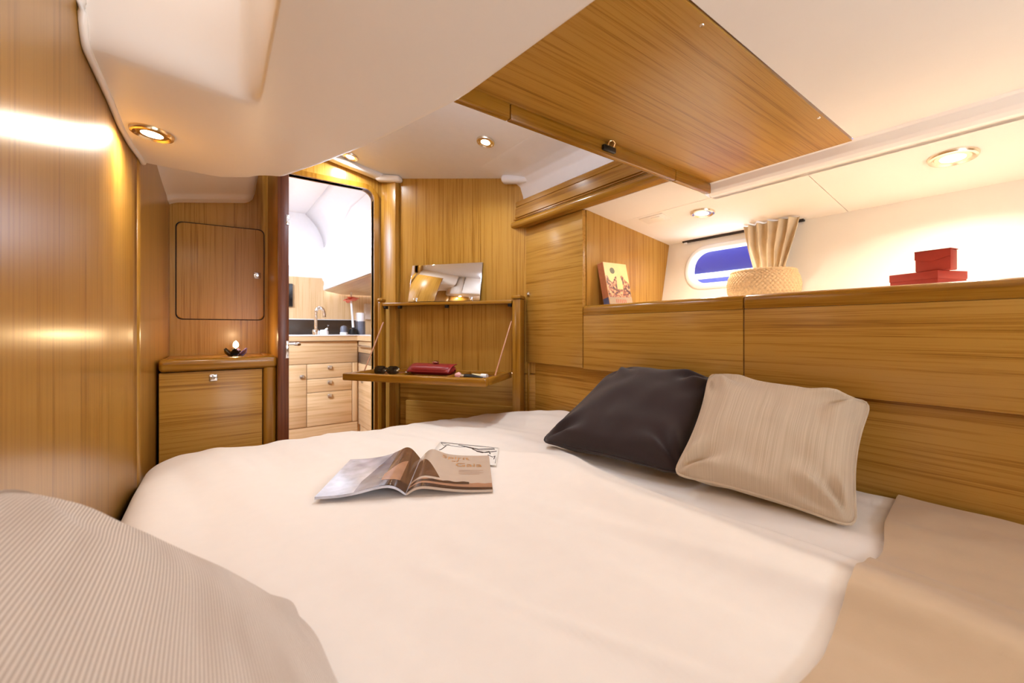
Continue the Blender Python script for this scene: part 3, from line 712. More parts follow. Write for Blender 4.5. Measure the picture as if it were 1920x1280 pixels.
# ---------------------------------------------------------------- berth and bedding
bd = thing('bed', 'wide berth base and mattress under the cream duvet', 'bed', (0.5, 0.4, FLOOR))
prism('base', [(-0.150, -0.88), (1.262, -0.88), (1.262, 1.38), (1.03, 1.70), (-0.150, 1.70)], 'z', FLOOR, -0.60, 'teak_x', bd)
prism('mattress', [(-0.150, -0.87), (1.258, -0.87), (1.258, 1.375), (1.025, 1.69), (-0.150, 1.69)], 'z', -0.60, -0.455, 'mattress_ticking', bd, 0.03)
def foot_y(x):
    d_ = 2.288 + (-0.094 - 0.815 * (x - 0.767)) / 0.58
    return 1.735 - math.log(1 + math.exp((1.735 - d_) * 60)) / 60
def nz(x, y, s): return noise.noise(Vector((x * s, y * s, 0.37)))
def bed_z(x, y):
    z = -0.398
    z += 0.010 * noise.noise(Vector((x * 2.1, y * 1.6, 1.3)))
    mag = max(0.0, 1 - max(abs(x - 0.42) / 0.42, abs(y - 1.02) / 0.36) ** 6)      # calmer under the magazine
    k = 1 - 0.85 * mag
    z += k * 0.011 * noise.noise(Vector((x * 8 + y * 1.6, y * 1.7 - x * 0.6, 5.1)))
    z += k * 0.007 * max(0.0, 1 - abs(noise.noise(Vector((x * 4.5 + y * 1.1, y * 1.0, 7.7)))) * 9) * sstep(0.05, 0.5, x)
    z += k * 0.004 * noise.noise(Vector((x * 21 + y * 5, y * 4.2, 2.7)))
    # soft roll of duvet in front of the cushions, and the hollow behind it
    xc = 0.80 - 0.03 * math.sin(y * 3.0) + 0.02 * nz(x, y, 2.0)
    wgt = sstep(1.15, 0.85, y) * sstep(-0.2, 0.15, y)
    z += wgt * (0.024 * math.exp(-((x - xc) / 0.085) ** 2) - 0.012 * math.exp(-((x - xc - 0.15) / 0.06) ** 2))
    z += wgt * 0.008 * math.exp(-((x - xc - 0.085 - 0.02 * math.sin(y * 7)) / 0.016) ** 2)
    # rise towards the wall and the far corner hump
    z += 0.012 * sstep(1.0, 1.25, x) + 0.022 * math.exp(-((x - 1.2) / 0.16) ** 2 - ((y - 1.35) / 0.22) ** 2)
    z += 0.004 * sstep(0.8, 1.2, x) * noise.noise(Vector((x * 18, y * 14, 8.8)))
    # rounded foot and left edges
    def roll(dist, rad, depth):
        if dist >= rad: return 0.0
        q = min(1.0, 1 - dist / rad); return depth * (1 - math.sqrt(max(0.0, 1 - q * q)))
    z -= roll(foot_y(x) - y, 0.07, 0.10) + roll(x + 0.182, 0.085, 0.065)
    return z
def edge_y(x): return 0.13 + 0.085 * x + 0.005 * math.sin(x * 17 + 0.6) * sstep(0.5, 0.8, x) + 0.0025 * math.sin(x * 31)
BX0, BX1 = -0.180, 1.262
def xmap(u): return lerp(BX0, BX1, u) if u > 0.06 else BX0 + (BX1 - BX0) * 0.06 * (u / 0.06)
dv = thing('duvet', 'cream duvet with a taupe border spread over the berth', 'duvet', (0.5, 0.5, -0.42))
def cover(u, v):
    x = xmap(u); q = v
    y = lerp(edge_y(x), foot_y(x), q)
    return (x, y, bed_z(x, y))
grid('cover', 190, 190, cover, 'duvet_cream', dv, thick=0.012, rim=False)
def border(u, v):
    x = xmap(u); y = lerp(-0.85, edge_y(x) - 0.0005, v)
    return (x, y, bed_z(x, y))
grid('border', 150, 110, border, 'duvet_taupe', dv, thick=0.012, rim=False, label='taupe border of the duvet')
grid('foot_drop', 80, 8, lambda u, v: (lerp(BX0, BX1, u), foot_y(lerp(BX0, BX1, u)) + 0.004 * math.sin(u * 40) * v, lerp(bed_z(lerp(BX0, BX1, u), foot_y(lerp(BX0, BX1, u))), -0.75, v)), 'duvet_cream', dv, thick=0.01)

def cushion(name, label, corners, T, mat, seed, pinch=0.05, wrinkle=0.006, uvs=(0.4, 0.4), swap=False, nseg=64, p=2.4, grow=1.045):
    """soft square cushion between four corner points BL, BR, TR, TL; T = half thickness"""
    BL, BR, TR, TL = [Vector(c_) for c_ in corners]
    c0 = (BL + BR + TR + TL) / 4; BL, BR, TR, TL = [c0 + (q - c0) * grow for q in (BL, BR, TR, TL)]
    nrm = ((BR - BL).cross(TL - BL)).normalized()
    cen = (BL + BR + TR + TL) / 4
    o = thing(name, label, 'cushion', tuple((BL + BR) / 2))
    def P(u, v, side):
        a, b = 2 * u - 1, 2 * v - 1
        pa = a * (1 - pinch * (1 - b * b) * abs(a) ** 3); pb = b * (1 - pinch * (1 - a * a) * abs(b) ** 3)
        uu, vv = (pa + 1) / 2, (pb + 1) / 2
        mxx = max(abs(a), abs(b), 1e-6); rn = max(1.0, ((abs(a) / mxx) ** 11 + (abs(b) / mxx) ** 11) ** (1 / 11)); kk = 1 - (1 - 1 / rn) * mxx ** 3 * 1.15
        uu, vv = 0.5 + (uu - 0.5) * kk, 0.5 + (vv - 0.5) * kk
        base = BL * (1 - uu) * (1 - vv) + BR * uu * (1 - vv) + TR * uu * vv + TL * (1 - uu) * vv
        th = T * max(0.0, (1 - abs(a) ** p)) ** 0.55 * max(0.0, (1 - abs(b) ** p)) ** 0.55
        rim = 0.007 * min(1.0, 6 * (1 - max(abs(a), abs(b))))
        e = (1 - abs(a) ** 4) * (1 - abs(b) ** 4)
        w_ = wrinkle * (noise.noise(Vector((a * 2.2 + seed, b * 2.2, seed * 1.7))) * e + 0.8 * noise.noise(Vector((a * 5 + seed, b * 3.5, seed))) * (abs(a) ** 2 + abs(b) ** 2) * 0.5 * min(1, 5 * (1 - max(abs(a), abs(b)))))
        cr = 0.0
        for sa in (-1, 1):
            for sb in (-1, 1):   # creases radiating from the corners
                dx, dy = 1 - sa * a, 1 - sb * b
                rr = math.hypot(dx, dy); an = math.atan2(dy, dx)
                cr += wrinkle * 0.9 * math.sin(an * 9 + seed + sa * 2 + sb) * math.exp(-((rr - 0.42) / 0.26) ** 2)
        return base + nrm * side * (th + rim + (w_ + cr) * min(1, 8 * (1 - max(abs(a), abs(b)))))
    uvf = (lambda u, v: (v * uvs[1], u * uvs[0])) if swap else (lambda u, v: (u * uvs[0], v * uvs[1]))
    bm = bmesh.new(); uvl = bm.loops.layers.uv.new('UVMap'); V = {}
    for side in (1, -1):
        for j in range(nseg + 1):
            for i in range(nseg + 1):
                ed = i in (0, nseg) or j in (0, nseg)
                if side == -1 and ed: V[(side, i, j)] = V[(1, i, j)]; continue
                V[(side, i, j)] = bm.verts.new(P(i / nseg, j / nseg, side))
    for side in (1, -1):
        for j in range(nseg):
            for i in range(nseg):
                idx = [(i, j), (i + 1, j), (i + 1, j + 1), (i, j + 1)]
                if side == -1: idx = idx[::-1]
                f = bm.faces.new([V[(side, a, b)] for a, b in idx])
                for lp, (a, b) in zip(f.loops, idx): lp[uvl].uv = uvf(a / nseg, b / nseg)
    link('cover', bm, mat, o, False, 180, uv=uvl)
    # piped seam
    rim_pts = [P(t, 0, 1) for t in [k / 24 for k in range(24)]] + [P(1, t, 1) for t in [k / 24 for k in range(24)]] + [P(1 - t, 1, 1) for t in [k / 24 for k in range(24)]] + [P(0, 1 - t, 1) for t in [k / 24 for k in range(25)]]
    bm = bmesh.new(); bm_tube(bm, rim_pts, 0.0032, 6, False); link('seam', bm, mat, o, False, 60)
    return o
cushion('cushion', 'dark brown square cushion leaning against the right panel', [(0.868, 1.035, -0.366), (0.985, 0.600, -0.374), (1.232, 0.655, -0.150), (1.222, 0.990, -0.145)], 0.064, 'brown_cloth', 2.3, 0.07, 0.012, p=2.8)
cushion('cushion', 'beige slub-weave square cushion leaning beside the dark brown one', [(0.945, 0.600, -0.366), (1.018, 0.258, -0.388), (1.212, 0.280, -0.165), (1.205, 0.645, -0.132)], 0.062, 'beige_slub', 7.9, 0.10, 0.017, (0.4, 0.4), p=2.8)
cushion('cushion', 'large beige corded cushion with fine stripes in the left foreground', [(0.085, 0.600, -0.372), (-0.168, 0.632, -0.160), (-0.168, 0.140, -0.140), (0.115, 0.140, -0.365)], 0.030, 'striped_cord', 4.4, 0.03, 0.004, (0.36, 0.50), False, 72, 2.4)

# ---------------------------------------------------------------- open magazine and loose leaflet on the duvet
plain('mag_cover', srgb(180, 172, 168), 0.3)
plain('mag_sky', srgb(206, 208, 222), 0.10, var=0.28, vscale=22, coat=0.7)  # printed sky tone; mottling also paints in white glare on the page
plain('mag_page', srgb(206, 186, 168), 0.25, var=0.02, coat=0.35)
plain('mag_brown', srgb(112, 82, 62), 0.14, var=0.16, vscale=24, coat=0.6)
plain('mag_dark', srgb(74, 56, 50), 0.16, var=0.2, vscale=30, coat=0.5)
plain('mag_grey', srgb(128, 128, 146), 0.14, var=0.35, vscale=16, coat=0.6)
plain('mag_tan', srgb(176, 132, 104), 0.2, var=0.15, vscale=18, coat=0.4)
plain('mag_gold', srgb(196, 142, 86), 0.4)
MO = Vector((0.363, 0.928, 0)); MW = Vector((0.86, -0.51, 0)); MS = Vector((0.51, 0.86, 0)); PW, PH = 0.205, 0.262
mz0 = bed_z(0.43, 1.02) + 0.0025
mg = thing('magazine', 'open glossy magazine lying in the middle of the duvet', 'magazine', (0.43, 1.02, mz0))
LH = [(0, 0.004), (0.05, 0.013), (0.11, 0.021), (0.19, 0.026), (0.28, 0.0255), (0.4, 0.021), (0.55, 0.014), (0.75, 0.0085), (1, 0.007)]
RH = [(0, 0.004), (0.05, 0.012), (0.11, 0.0185), (0.18, 0.021), (0.28, 0.0195), (0.42, 0.015), (0.6, 0.0105), (0.8, 0.0085), (1, 0.008)]
def cr_interp(pts, x):
    for i in range(len(pts) - 1):
        if x <= pts[i + 1][0] or i == len(pts) - 2:
            a, b = pts[i], pts[i + 1]; h = b[0] - a[0]; t = (x - a[0]) / h
            m0 = (b[1] - pts[max(i - 1, 0)][1]) / (b[0] - pts[max(i - 1, 0)][0]) * h
            nb_ = pts[min(i + 2, len(pts) - 1)]; m1 = (nb_[1] - a[1]) / (nb_[0] - a[0]) * h
            return (2*t**3-3*t*t+1)*a[1] + (t**3-2*t*t+t)*m0 + (-2*t**3+3*t*t)*b[1] + (t**3-t*t)*m1
def page_pt(side, u, v, off=0.0):
    prof = LH if side < 0 else RH
    h = cr_interp(prof, u) * (1.0 + 0.55 * v * math.exp(-((u - 0.15) / 0.16) ** 2))
    p = MO + MW * (side * u * PW) + MS * (v * PH); p.z = mz0 + h + off
    p += MS * (0.012 * (u if side < 0 else 0.4 * u) * (v - 0.5))
    return p
for side, nm in ((-1, 'mag_sky'), (1, 'mag_page')):
    bm = bmesh.new(); NU, NV = 36, 10
    T_ = [[bm.verts.new(page_pt(side, i / NU, j / NV)) for i in range(NU + 1)] for j in range(NV + 1)]
    th = lambda u: min(0.0062, cr_interp(LH if side < 0 else RH, u) - 0.0004)
    B_ = [[bm.verts.new(page_pt(side, i / NU, j / NV, -th(i / NU))) for i in range(NU + 1)] for j in range(NV + 1)]
    for G in (T_, B_):
        for j in range(NV):
            for i in range(NU): bm.faces.new((G[j][i], G[j][i + 1], G[j + 1][i + 1], G[j + 1][i]))
    for i in range(NU):
        bm.faces.new((T_[0][i], T_[0][i + 1], B_[0][i + 1], B_[0][i])); bm.faces.new((T_[NV][i], T_[NV][i + 1], B_[NV][i + 1], B_[NV][i]))
    for j in range(NV):
        bm.faces.new((T_[j][0], T_[j + 1][0], B_[j + 1][0], B_[j][0])); bm.faces.new((T_[j][NU], T_[j + 1][NU], B_[j + 1][NU], B_[j][NU]))
    pg = link('page_block', bm, nm, mg, smooth=40)
    def printed(name, u0, u1, lo, hi, mat, off=0.0004, nu=24, nv=4, pg=pg, side=side):
        def f(a, b):
            u = lerp(u0, u1, a); return page_pt(side, u, lerp(lo(u), hi(u), b), off)
        return grid(name, nu, nv, f, mat, pg)
    if side < 0:
        printed('photo_print', 0.004, 0.36, lambda u: 0.0, lambda u: 1.0, 'mag_brown')
        printed('photo_print', 0.30, 0.58, lambda u: 0.0, lambda u: min(1.0, 0.25 + (0.58 - u) / 0.28 * 1.0), 'mag_grey', 0.0006)
        printed('photo_print', 0.10, 0.32, lambda u: 0.10 + 0.2 * (u - 0.1), lambda u: 0.30 + 1.6 * (0.32 - u), 'mag_tan', 0.0008)
        printed('photo_print', 0.004, 0.30, lambda u: 0.0, lambda u: 0.18 - 0.3 * u, 'mag_dark', 0.0010)
    else:
        printed('photo_print', 0.004, 0.36, lambda u: 0.24, lambda u: 0.24 + 0.58 * (1 - ((u - 0.004) / 0.356) ** 1.5), 'mag_brown')
        printed('photo_print', 0.004, 0.995, lambda u: 0.0, lambda u: 0.20 - 0.05 * u + 0.008 * math.sin(u * 40), 'mag_tan')
        printed('photo_print', 0.03, 0.72, lambda u: 0.115 + 0.02 * u, lambda u: 0.155 + 0.03 * u + 0.02 * math.sin(u * 17) ** 2, 'mag_dark', 0.0008)
        printed('photo_print', 0.004, 0.995, lambda u: 0.0, lambda u: 0.05 + 0.03 * (1 - u), 'mag_dark', 0.0008)
        rp = pg
def flat_text(txt, size):
    cu = bpy.data.curves.new('t', 'FONT'); cu.body = txt; cu.size = size; cu.resolution_u = 3
    o = bpy.data.objects.new('t', cu); COL.objects.link(o)
    dg = bpy.context.evaluated_depsgraph_get(); me = bpy.data.meshes.new_from_object(o.evaluated_get(dg))
    bpy.data.objects.remove(o); bpy.data.curves.remove(cu); return me
def printed_text(txt, u0, v0, size, mat, parent):
    me = flat_text(txt, size)
    for v_ in me.vertices:
        p = page_pt(1, u0 + v_.co.x / PW, v0 + v_.co.y / PH, 0.0007); v_.co = p
    me.materials.clear(); me.materials.append(MAT[mat])
    o = bpy.data.objects.new('headline_print', me); COL.objects.link(o); attach(o, parent); o['label'] = 'gold headline lettering'
printed_text('Spirit', 0.32, 0.84, 0.038, 'mag_gold', rp)
printed_text('of', 0.46, 0.745, 0.026, 'mag_gold', rp)
printed_text('Gaia', 0.52, 0.615, 0.042, 'mag_gold', rp)
for k in range(4):
    printed_line = grid('text_print', 8, 1, (lambda k: lambda a, b: page_pt(1, lerp(0.58, 0.90 - 0.05 * (k % 2), a), 0.50 - 0.035 * k + 0.006 * b, 0.0005))(k), 'mag_tan', rp)

lz = max(bed_z(0.63, 1.2), bed_z(0.66, 1.05), bed_z(0.58, 1.15)) + 0.001
LO = Vector((0.520, 1.150, 0)); LU = Vector((0.632, 1.300, 0)) - LO; LV = Vector((0.648, 0.972, 0)) - LO
lf = thing('leaflet', 'loose white sheet with a fine line drawing beside the magazine', 'leaflet', (0.63, 1.12, lz))
def leaf_pt(a, b, off=0.0):
    p = LO + LU * a + LV * b; z = bed_z(p.x, p.y); return Vector((p.x, p.y, z + 0.0035 + 0.003 * abs(b - 0.5) + off))
grid('sheet', 12, 12, lambda a, b: leaf_pt(a, b), 'paper', lf, thick=0.0006)
def ink_line(pts, w_=0.0011):
    bm = bmesh.new(); bm_tube(bm, [leaf_pt(a, b, 0.0006) for a, b in pts], w_, 4); return link('ink_line', bm, 'ink', lf)
ink_line([(0.93, 0.03), (0.80, 0.10), (0.86, 0.2), (0.93, 0.03)])
ink_line([(0.80, 0.14), (0.55, 0.10), (0.50, 0.08)], 0.0018)
ink_line([(0.84, 0.20), (0.82, 0.38), (0.88, 0.50)])
ink_line([(0.93, 0.33), (0.86, 0.52), (0.80, 0.68), (0.88, 0.93)], 0.0016)
ink_line([(0.92, 0.36), (0.82, 0.55), (0.74, 0.70), (0.83, 0.94)], 0.0014)
ink_line([(0.78, 0.58), (0.68, 0.66), (0.62, 0.80), (0.74, 0.97)], 0.0018)
ink_line([(0.66, 0.66), (0.60, 0.76), (0.70, 0.86), (0.56, 0.88)], 0.0022)
ink_line([(0.97, 0.02), (0.97, 0.98), (0.1, 0.98)], 0.0008)
ink_line([(0.5, 0.85), (0.40, 0.93), (0.46, 0.96), (0.30, 0.95)], 0.0014)

# ---------------------------------------------------------------- things on the right shelf
ST = 0.0865
bk = thing('book', 'paperback with an orange spine leaning on the shelf by the tall cupboard', 'book', (1.333, 1.139, ST), math.radians(-4))
bt_ = Matrix.Rotation(math.radians(-13), 4, 'X')
plain('book_spine', srgb(196, 124, 82), 0.5, var=0.1, vscale=60); plain('book_blue', srgb(92, 98, 130), 0.5)
plain('book_sky', srgb(226, 196, 128), 0.45, var=0.06, vscale=20); plain('book_stone', srgb(168, 142, 112), 0.45, var=0.06)
plain('book_olive', srgb(92, 84, 46), 0.45); plain('book_red', srgb(182, 84, 52), 0.45)
m, nt, b = new_mat('book_crowd'); b.inputs['Roughness'].default_value = 0.45
vn = nt.nodes.new('ShaderNodeTexNoise'); vn.inputs['Scale'].default_value = 95; vn.inputs['Detail'].default_value = 4
tcn = nt.nodes.new('ShaderNodeTexCoord'); nt.links.new(tcn.outputs['Object'], vn.inputs['Vector'])
rr = nt.nodes.new('ShaderNodeValToRGB'); rr.color_ramp.elements[0].position = 0.38; rr.color_ramp.elements[0].color = srgb(70, 52, 44)
rr.color_ramp.elements[1].position = 0.64; rr.color_ramp.elements[1].color = srgb(224, 172, 120); k = rr.color_ramp.elements.new(0.5); k.color = srgb(158, 92, 66)
nt.links.new(vn.outputs['Fac'], rr.inputs['Fac']); nt.links.new(rr.outputs['Color'], b.inputs['Base Color'])
BW, BH, BT = 0.138, 0.208, 0.034
def bbox_(name, a, mat, parent, bev=0.0, label=None):
    bm = bmesh.new(); bm_box(bm, *a, bev, 2); bmesh.ops.transform(bm, matrix=bt_, verts=bm.verts)
    return link(name, bm, mat, parent, True, 35, label)
bbox_('page_block', (0.002, BW - 0.002, 0.0015, BT - 0.0015, 0.002, BH - 0.002), 'paper', bk)
fc = bbox_('front_cover', (0, BW, -0.0005, 0.0012, 0, BH), 'book_sky', bk)
bbox_('back_cover', (0, BW, BT - 0.0012, BT, 0, BH), 'book_spine', bk)
sp_ = bbox_('spine', (-0.0012, 0.0008, 0, BT, 0, BH), 'book_spine', bk, label='orange spine')
bbox_('spine_print', (-0.0016, -0.0011, 0.001, BT - 0.001, 0.012, 0.052), 'book_blue', sp_)
def cover_poly(pts, mat, off):
    bm = bmesh.new(); A = [bm.verts.new(bt_ @ Vector((x, -off, z))) for x, z in pts]; B = [bm.verts.new(bt_ @ Vector((x, -0.0004, z))) for x, z in pts]
    bm.faces.new(A); n_ = len(A)
    for i in range(n_): bm.faces.new((A[i], A[(i + 1) % n_], B[(i + 1) % n_], B[i]))
    bm.normal_update(); bmesh.ops.triangulate(bm, faces=[f for f in bm.faces if len(f.verts) > 4])
    link('cover_print', bm, mat, fc, True)
cover_poly([(0.001, 0.052), (BW - 0.001, 0.052), (BW - 0.001, 0.118), (0.118, 0.132), (0.110, 0.140), (0.100, 0.156), (0.092, 0.150), (0.083, 0.128), (0.070, 0.130), (0.062, 0.150), (0.05, 0.136), (0.036, 0.118), (0.02, 0.128), (0.012, 0.150), (0.001, 0.145)], 'book_crowd', 0.0009)
cover_poly([(0.060, 0.09), (0.094, 0.09), (0.096, 0.125), (0.088, 0.150), (0.078, 0.158), (0.066, 0.142), (0.061, 0.115)], 'book_sky', 0.0012)
cover_poly([(0.001, 0.001), (BW - 0.001, 0.001), (BW - 0.001, 0.056), (0.001, 0.052)], 'book_stone', 0.0011)
cover_poly([(0.046 + 0.014 * math.cos(t * math.pi / 8), 0.172 + 0.014 * math.sin(t * math.pi / 8)) for t in range(16)], 'book_olive', 0.0011)
for i in range(6): cover_poly([(0.040 + i * 0.011, 0.028), (0.044 + i * 0.011, 0.028), (0.044 + i * 0.011, 0.044), (0.040 + i * 0.011, 0.044)], 'book_red', 0.0014)
cover_poly([(0.001, 0.001), (0.125, 0.001), (0.11, 0.008), (0.08, 0.015), (0.05, 0.014), (0.02, 0.006), (0.001, 0.004)], 'paper', 0.0015)

# round woven basket
plain('wicker', srgb(204, 168, 122), 0.75, var=0.12, vscale=140)
kb = thing('basket', 'round woven wicker basket on the shelf below the curtain', 'basket', (1.635, 0.680, ST))
NR = 17
def wick(u, v):
    prof = [(0.084, 0.002), (0.100, 0.022), (0.112, 0.052), (0.114, 0.080), (0.109, 0.104), (0.100, 0.122)]
    k_ = v * (len(prof) - 1); i = min(int(k_), len(prof) - 2); q = k_ - i
    rad, z = lerp(prof[i][0], prof[i + 1][0], q), lerp(prof[i][1], prof[i + 1][1], q)
    rad += 0.0022 * math.sin(u * 2 * math.pi * 48) * math.sin(v * math.pi * NR)
    a = u * 2 * math.pi; return (rad * math.cos(a), rad * math.sin(a), z)
grid('woven_side', 288, 102, wick, 'wicker', kb, True, closed_u=True, thick=-0.004)
def braid(u, v):
    a = u * 2 * math.pi; b_ = v * 2 * math.pi; rad = 0.100 + 0.006 * math.cos(b_) * (1 + 0.25 * math.sin(a * 40 + b_))
    return (rad * math.cos(a), rad * math.sin(a), 0.1245 + 0.006 * math.sin(b_) * (1 + 0.25 * math.sin(a * 40 + b_)))
grid('rim', 160, 10, braid, 'wicker', kb, True, closed_u=True)
lathe('lid', [(0.0001, 0.128), (0.05, 0.132), (0.085, 0.130), (0.098, 0.124), (0.098, 0.118), (0.0001, 0.118)], 'wicker', kb, 40, None, True)
lathe('bottom', [(0.0001, 0.0), (0.088, 0.0), (0.09, 0.003), (0.0001, 0.003)], 'wicker', kb, 40, None, True)

# red boxes
rb = thing('gift_box', 'flat dark red cardboard box on the shelf below the smaller one', 'box', (1.43, 0.20, ST), math.radians(-24))
box('base', 0.0, 0.095, 0.0, 0.105, 0.0, 0.046, 'red_card', rb, 0.0008, local=True)
box('lid', -0.0012, 0.0962, -0.0012, 0.1062, 0.040, 0.0595, 'red_card', rb, 0.0008, local=True)
sb = thing('gift_box', 'small red envelope-flap box standing on the flat red box', 'box', (1.448, 0.243, ST + 0.0600), math.radians(-12))
box('body', 0.0, 0.034, -0.066, 0.0, 0.0, 0.049, 'red_card', sb, 0.002, local=True)
bm = bmesh.new(); pts = [(0.0005, 0.0515), (0.0005, 0.030), (-0.033, 0.024), (-0.0665, 0.033), (-0.0665, 0.0515)]
A = [bm.verts.new((-0.0016, y, z)) for y, z in pts]; B = [bm.verts.new((0.0, y, z)) for y, z in pts]
bm.faces.new(A); bm.faces.new(B[::-1])
for i in range(5): bm.faces.new((A[i], A[(i + 1) % 5], B[(i + 1) % 5], B[i]))
bm_box(bm, -0.0016, 0.036, -0.0668, 0.0008, 0.0492, 0.0516)
link('flap', bm, 'red_card', sb, True)

# gathered curtain tied back beside the port, below a dark strip painted for the shaded slot
tr = thing('curtain_slot', 'dark strip standing in for the shaded curtain slot along the top of the hull side', 'track', (1.84, 0.88, 0.44))
bm = bmesh.new(); bm_box(bm, 1.852, 1.874, 0.625, 1.135, -0.005, 0.006)
for q in bm.verts: q.co.z += slope(q.co.x) - 0.001
link('slot_strip', bm, 'dark_shadow_gap', tr)
tube('glider', [(1.842, 1.105, 0.418), (1.842, 1.118, 0.418)], 0.004, 'ceramic_white', tr, 8)
cu_ = thing('curtain', 'gathered cream curtain tied together at the right of the port', 'curtain', (1.80, 0.73, 0.24))
def cur(u, v):
    # v: 0 top .. 1 bottom ; u across (forward -> aft)
    w0 = interp([(0, 0.098), (0.35, 0.088), (0.72, 0.060), (0.82, 0.056), (1.0, 0.066)], v)
    yc = interp([(0, 0.722), (0.72, 0.716), (1, 0.716)], v)
    z = lerp(0.4335, 0.175, v)
    ph = u * 2 * math.pi * 5.5; amp = interp([(0, 0.017), (0.5, 0.016), (0.75, 0.007), (0.82, 0.006), (1, 0.012)], v)
    x = 1.787 - 0.10 * v * 0.258 + 0.012 + amp * math.sin(ph + 1.2 * math.sin(v * 3 + u * 6)) + 0.006 * noise.noise(Vector((u * 5, v * 4, 2.2)))
    x = min(x, hull_x(z) - 0.012)
    return (x - 0.012 * math.sin(v * math.pi) * sstep(0.2, 0.5, u), yc + w0 * (1 - 2 * u) + 0.004 * math.cos(ph), z)
grid('cloth', 110, 40, cur, 'curtain_cloth', cu_, thick=0.0015)
def tie(u, v):
    a = u * 2 * math.pi; zz = lerp(0.212, 0.240, v)
    return (1.778 + 0.024 * math.cos(a), 0.716 + 0.064 * math.sin(a), zz + 0.003 * math.sin(a))
grid('tie_band', 40, 4, tie, 'curtain_cloth', cu_, closed_u=True, thick=0.002)

# ---------------------------------------------------------------- candle on the low cabinet
CT = -0.112
cd_ = thing('candle_holder', 'lit candle in a dark petal-shaped holder on the low cabinet', 'candle', (0.068, 2.08, CT))
lathe('holder', [(0.0001, 0), (0.022, 0), (0.024, 0.004), (0.010, 0.010), (0.010, 0.022), (0.016, 0.028), (0.0165, 0.034), (0.0001, 0.034)], 'chrome', cd_, 20, None, True)
for i in range(6):
    a = i * math.pi / 3 + 0.4
    def petal(u, v, a=a):
        r_ = 0.012 + 0.032 * v; w_ = 0.017 * math.sin(math.pi * min(1, 0.15 + 0.85 * v)) ** 0.6 * (2 * u - 1); z_ = 0.004 + 0.030 * v ** 1.4 - 0.004 * (2 * u - 1) ** 2
        return (r_ * math.cos(a) - w_ * math.sin(a), r_ * math.sin(a) + w_ * math.cos(a), z_)
    grid('petal', 6, 8, petal, 'lilac_glass' if i in (0, 5) else 'black_plastic', cd_, True, thick=0.003)
lathe('flame', [(0.0001, 0.034), (0.009, 0.040), (0.0105, 0.048), (0.008, 0.058), (0.0001, 0.066)], 'flame_glow', cd_, 16, None, True)
pl = bpy.data.lights.new('candle_flame', 'POINT'); pl.energy = 0.7; pl.color = (1, 0.68, 0.35); pl.shadow_soft_size = 0.01
plo = bpy.data.objects.new('candle_flame', pl); COL.objects.link(plo); plo.location = (0.068, 2.06, CT + 0.085)

# ---------------------------------------------------------------- galley furniture seen through the door
GY = 3.60
gc_ = thing('galley_cabinet', 'pale oak galley cabinet with drawers below the sink', 'cabinet', (0.65, 3.9, FLOOR))
box('body', 0.22, 1.0, GY + 0.02, 4.28, FLOOR, -0.092, 'oak_z', gc_)
box('top_fascia', 0.22, 0.978, GY, GY + 0.019, -0.273, -0.094, 'oak_x', gc_, 0.002)
def knob(parent, x, z):
    box('knob', x - 0.016, x + 0.016, GY - 0.012, GY, z - 0.014, z + 0.014, 'stainless', parent, 0.004, label='small square steel knob')
for z0_, z1_ in ((-0.393, -0.277), (-0.504, -0.397), (-0.775, -0.508)):
    dw = box('drawer', 0.589, 0.932, GY, GY + 0.019, z0_, z1_, 'oak_x', gc_, 0.002)
    knob(dw, 0.757, z1_ - 0.032)
dw = box('door', 0.400, 0.5845, GY, GY + 0.019, -0.775, -0.277, 'oak_x', gc_, 0.002); knob(dw, 0.5516, -0.372)
box('end_stile', 0.936, 0.978, GY, GY + 0.019, -0.775, -0.277, 'oak_z', gc_, 0.002)
box('plinth', 0.22, 0.978, GY + 0.004, GY + 0.019, FLOOR, -0.779, 'oak_x', gc_)
gr_ = thing('galley_cabinet', 'narrow galley return unit with a steel rail at the right of the sink', 'cabinet', (1.2, 3.2, FLOOR))
box('body', 1.005, 1.47, 2.36, 4.28, FLOOR, -0.092, 'oak_z', gr_)
box('top_fascia', 0.985, 1.004, 2.36, GY, -0.190, -0.094, 'oak_y', gr_, 0.002)
box('steel_band', 0.986, 1.004, 2.36, GY, -0.280, -0.194, 'stainless', gr_, 0.002, label='brushed steel band')
dw = box('door', 0.985, 1.004, 3.02, GY - 0.004, -0.80, -0.284, 'oak_y', gr_, 0.002)
box('knob', 0.973, 0.985, 3.46, 3.49, -0.44, -0.41, 'stainless', dw, 0.004)
tube('rail', [(1.0, 2.6, -0.135), (0.965, 2.6, -0.135), (0.965, 3.52, -0.135), (1.0, 3.52, -0.135)], 0.009, 'stainless', gr_, 10, label='steel grab rail')
wt = thing('worktop', 'pale worktop with a rounded oak edge along the galley', 'worktop', (0.9, 3.9, -0.09))
prism('top', [(0.22, GY - 0.015), (0.975, GY - 0.015), (0.975, 2.36), (1.47, 2.36), (1.47, 4.28), (0.22, 4.28)], 'z', -0.0905, -0.050, 'oak_x', wt, 0.008)
prism('laminate', [(0.22, GY + 0.01), (1.00, GY + 0.01), (1.00, 2.37), (1.46, 2.37), (1.46, 4.27), (0.22, 4.27)], 'z', -0.0495, -0.044, 'ceramic_white', wt)
WT = -0.0438
sk = thing('splashback', 'dark brown splashback strip behind the galley sink', 'splashback', (0.75, 4.29, WT))
box('strip', 0.22, 1.20, 4.283, 4.298, WT, 0.096, 'splashback', sk, 0.002)
box('top_trim', 0.22, 1.20, 4.278, 4.298, 0.0965, 0.102, 'ceramic_white', sk, 0.001)
fa = thing('tap', 'curved chrome mixer tap at the galley sink', 'tap', (0.6975, 3.85, WT))
def L3(*p): return (p[0], p[1], p[2])
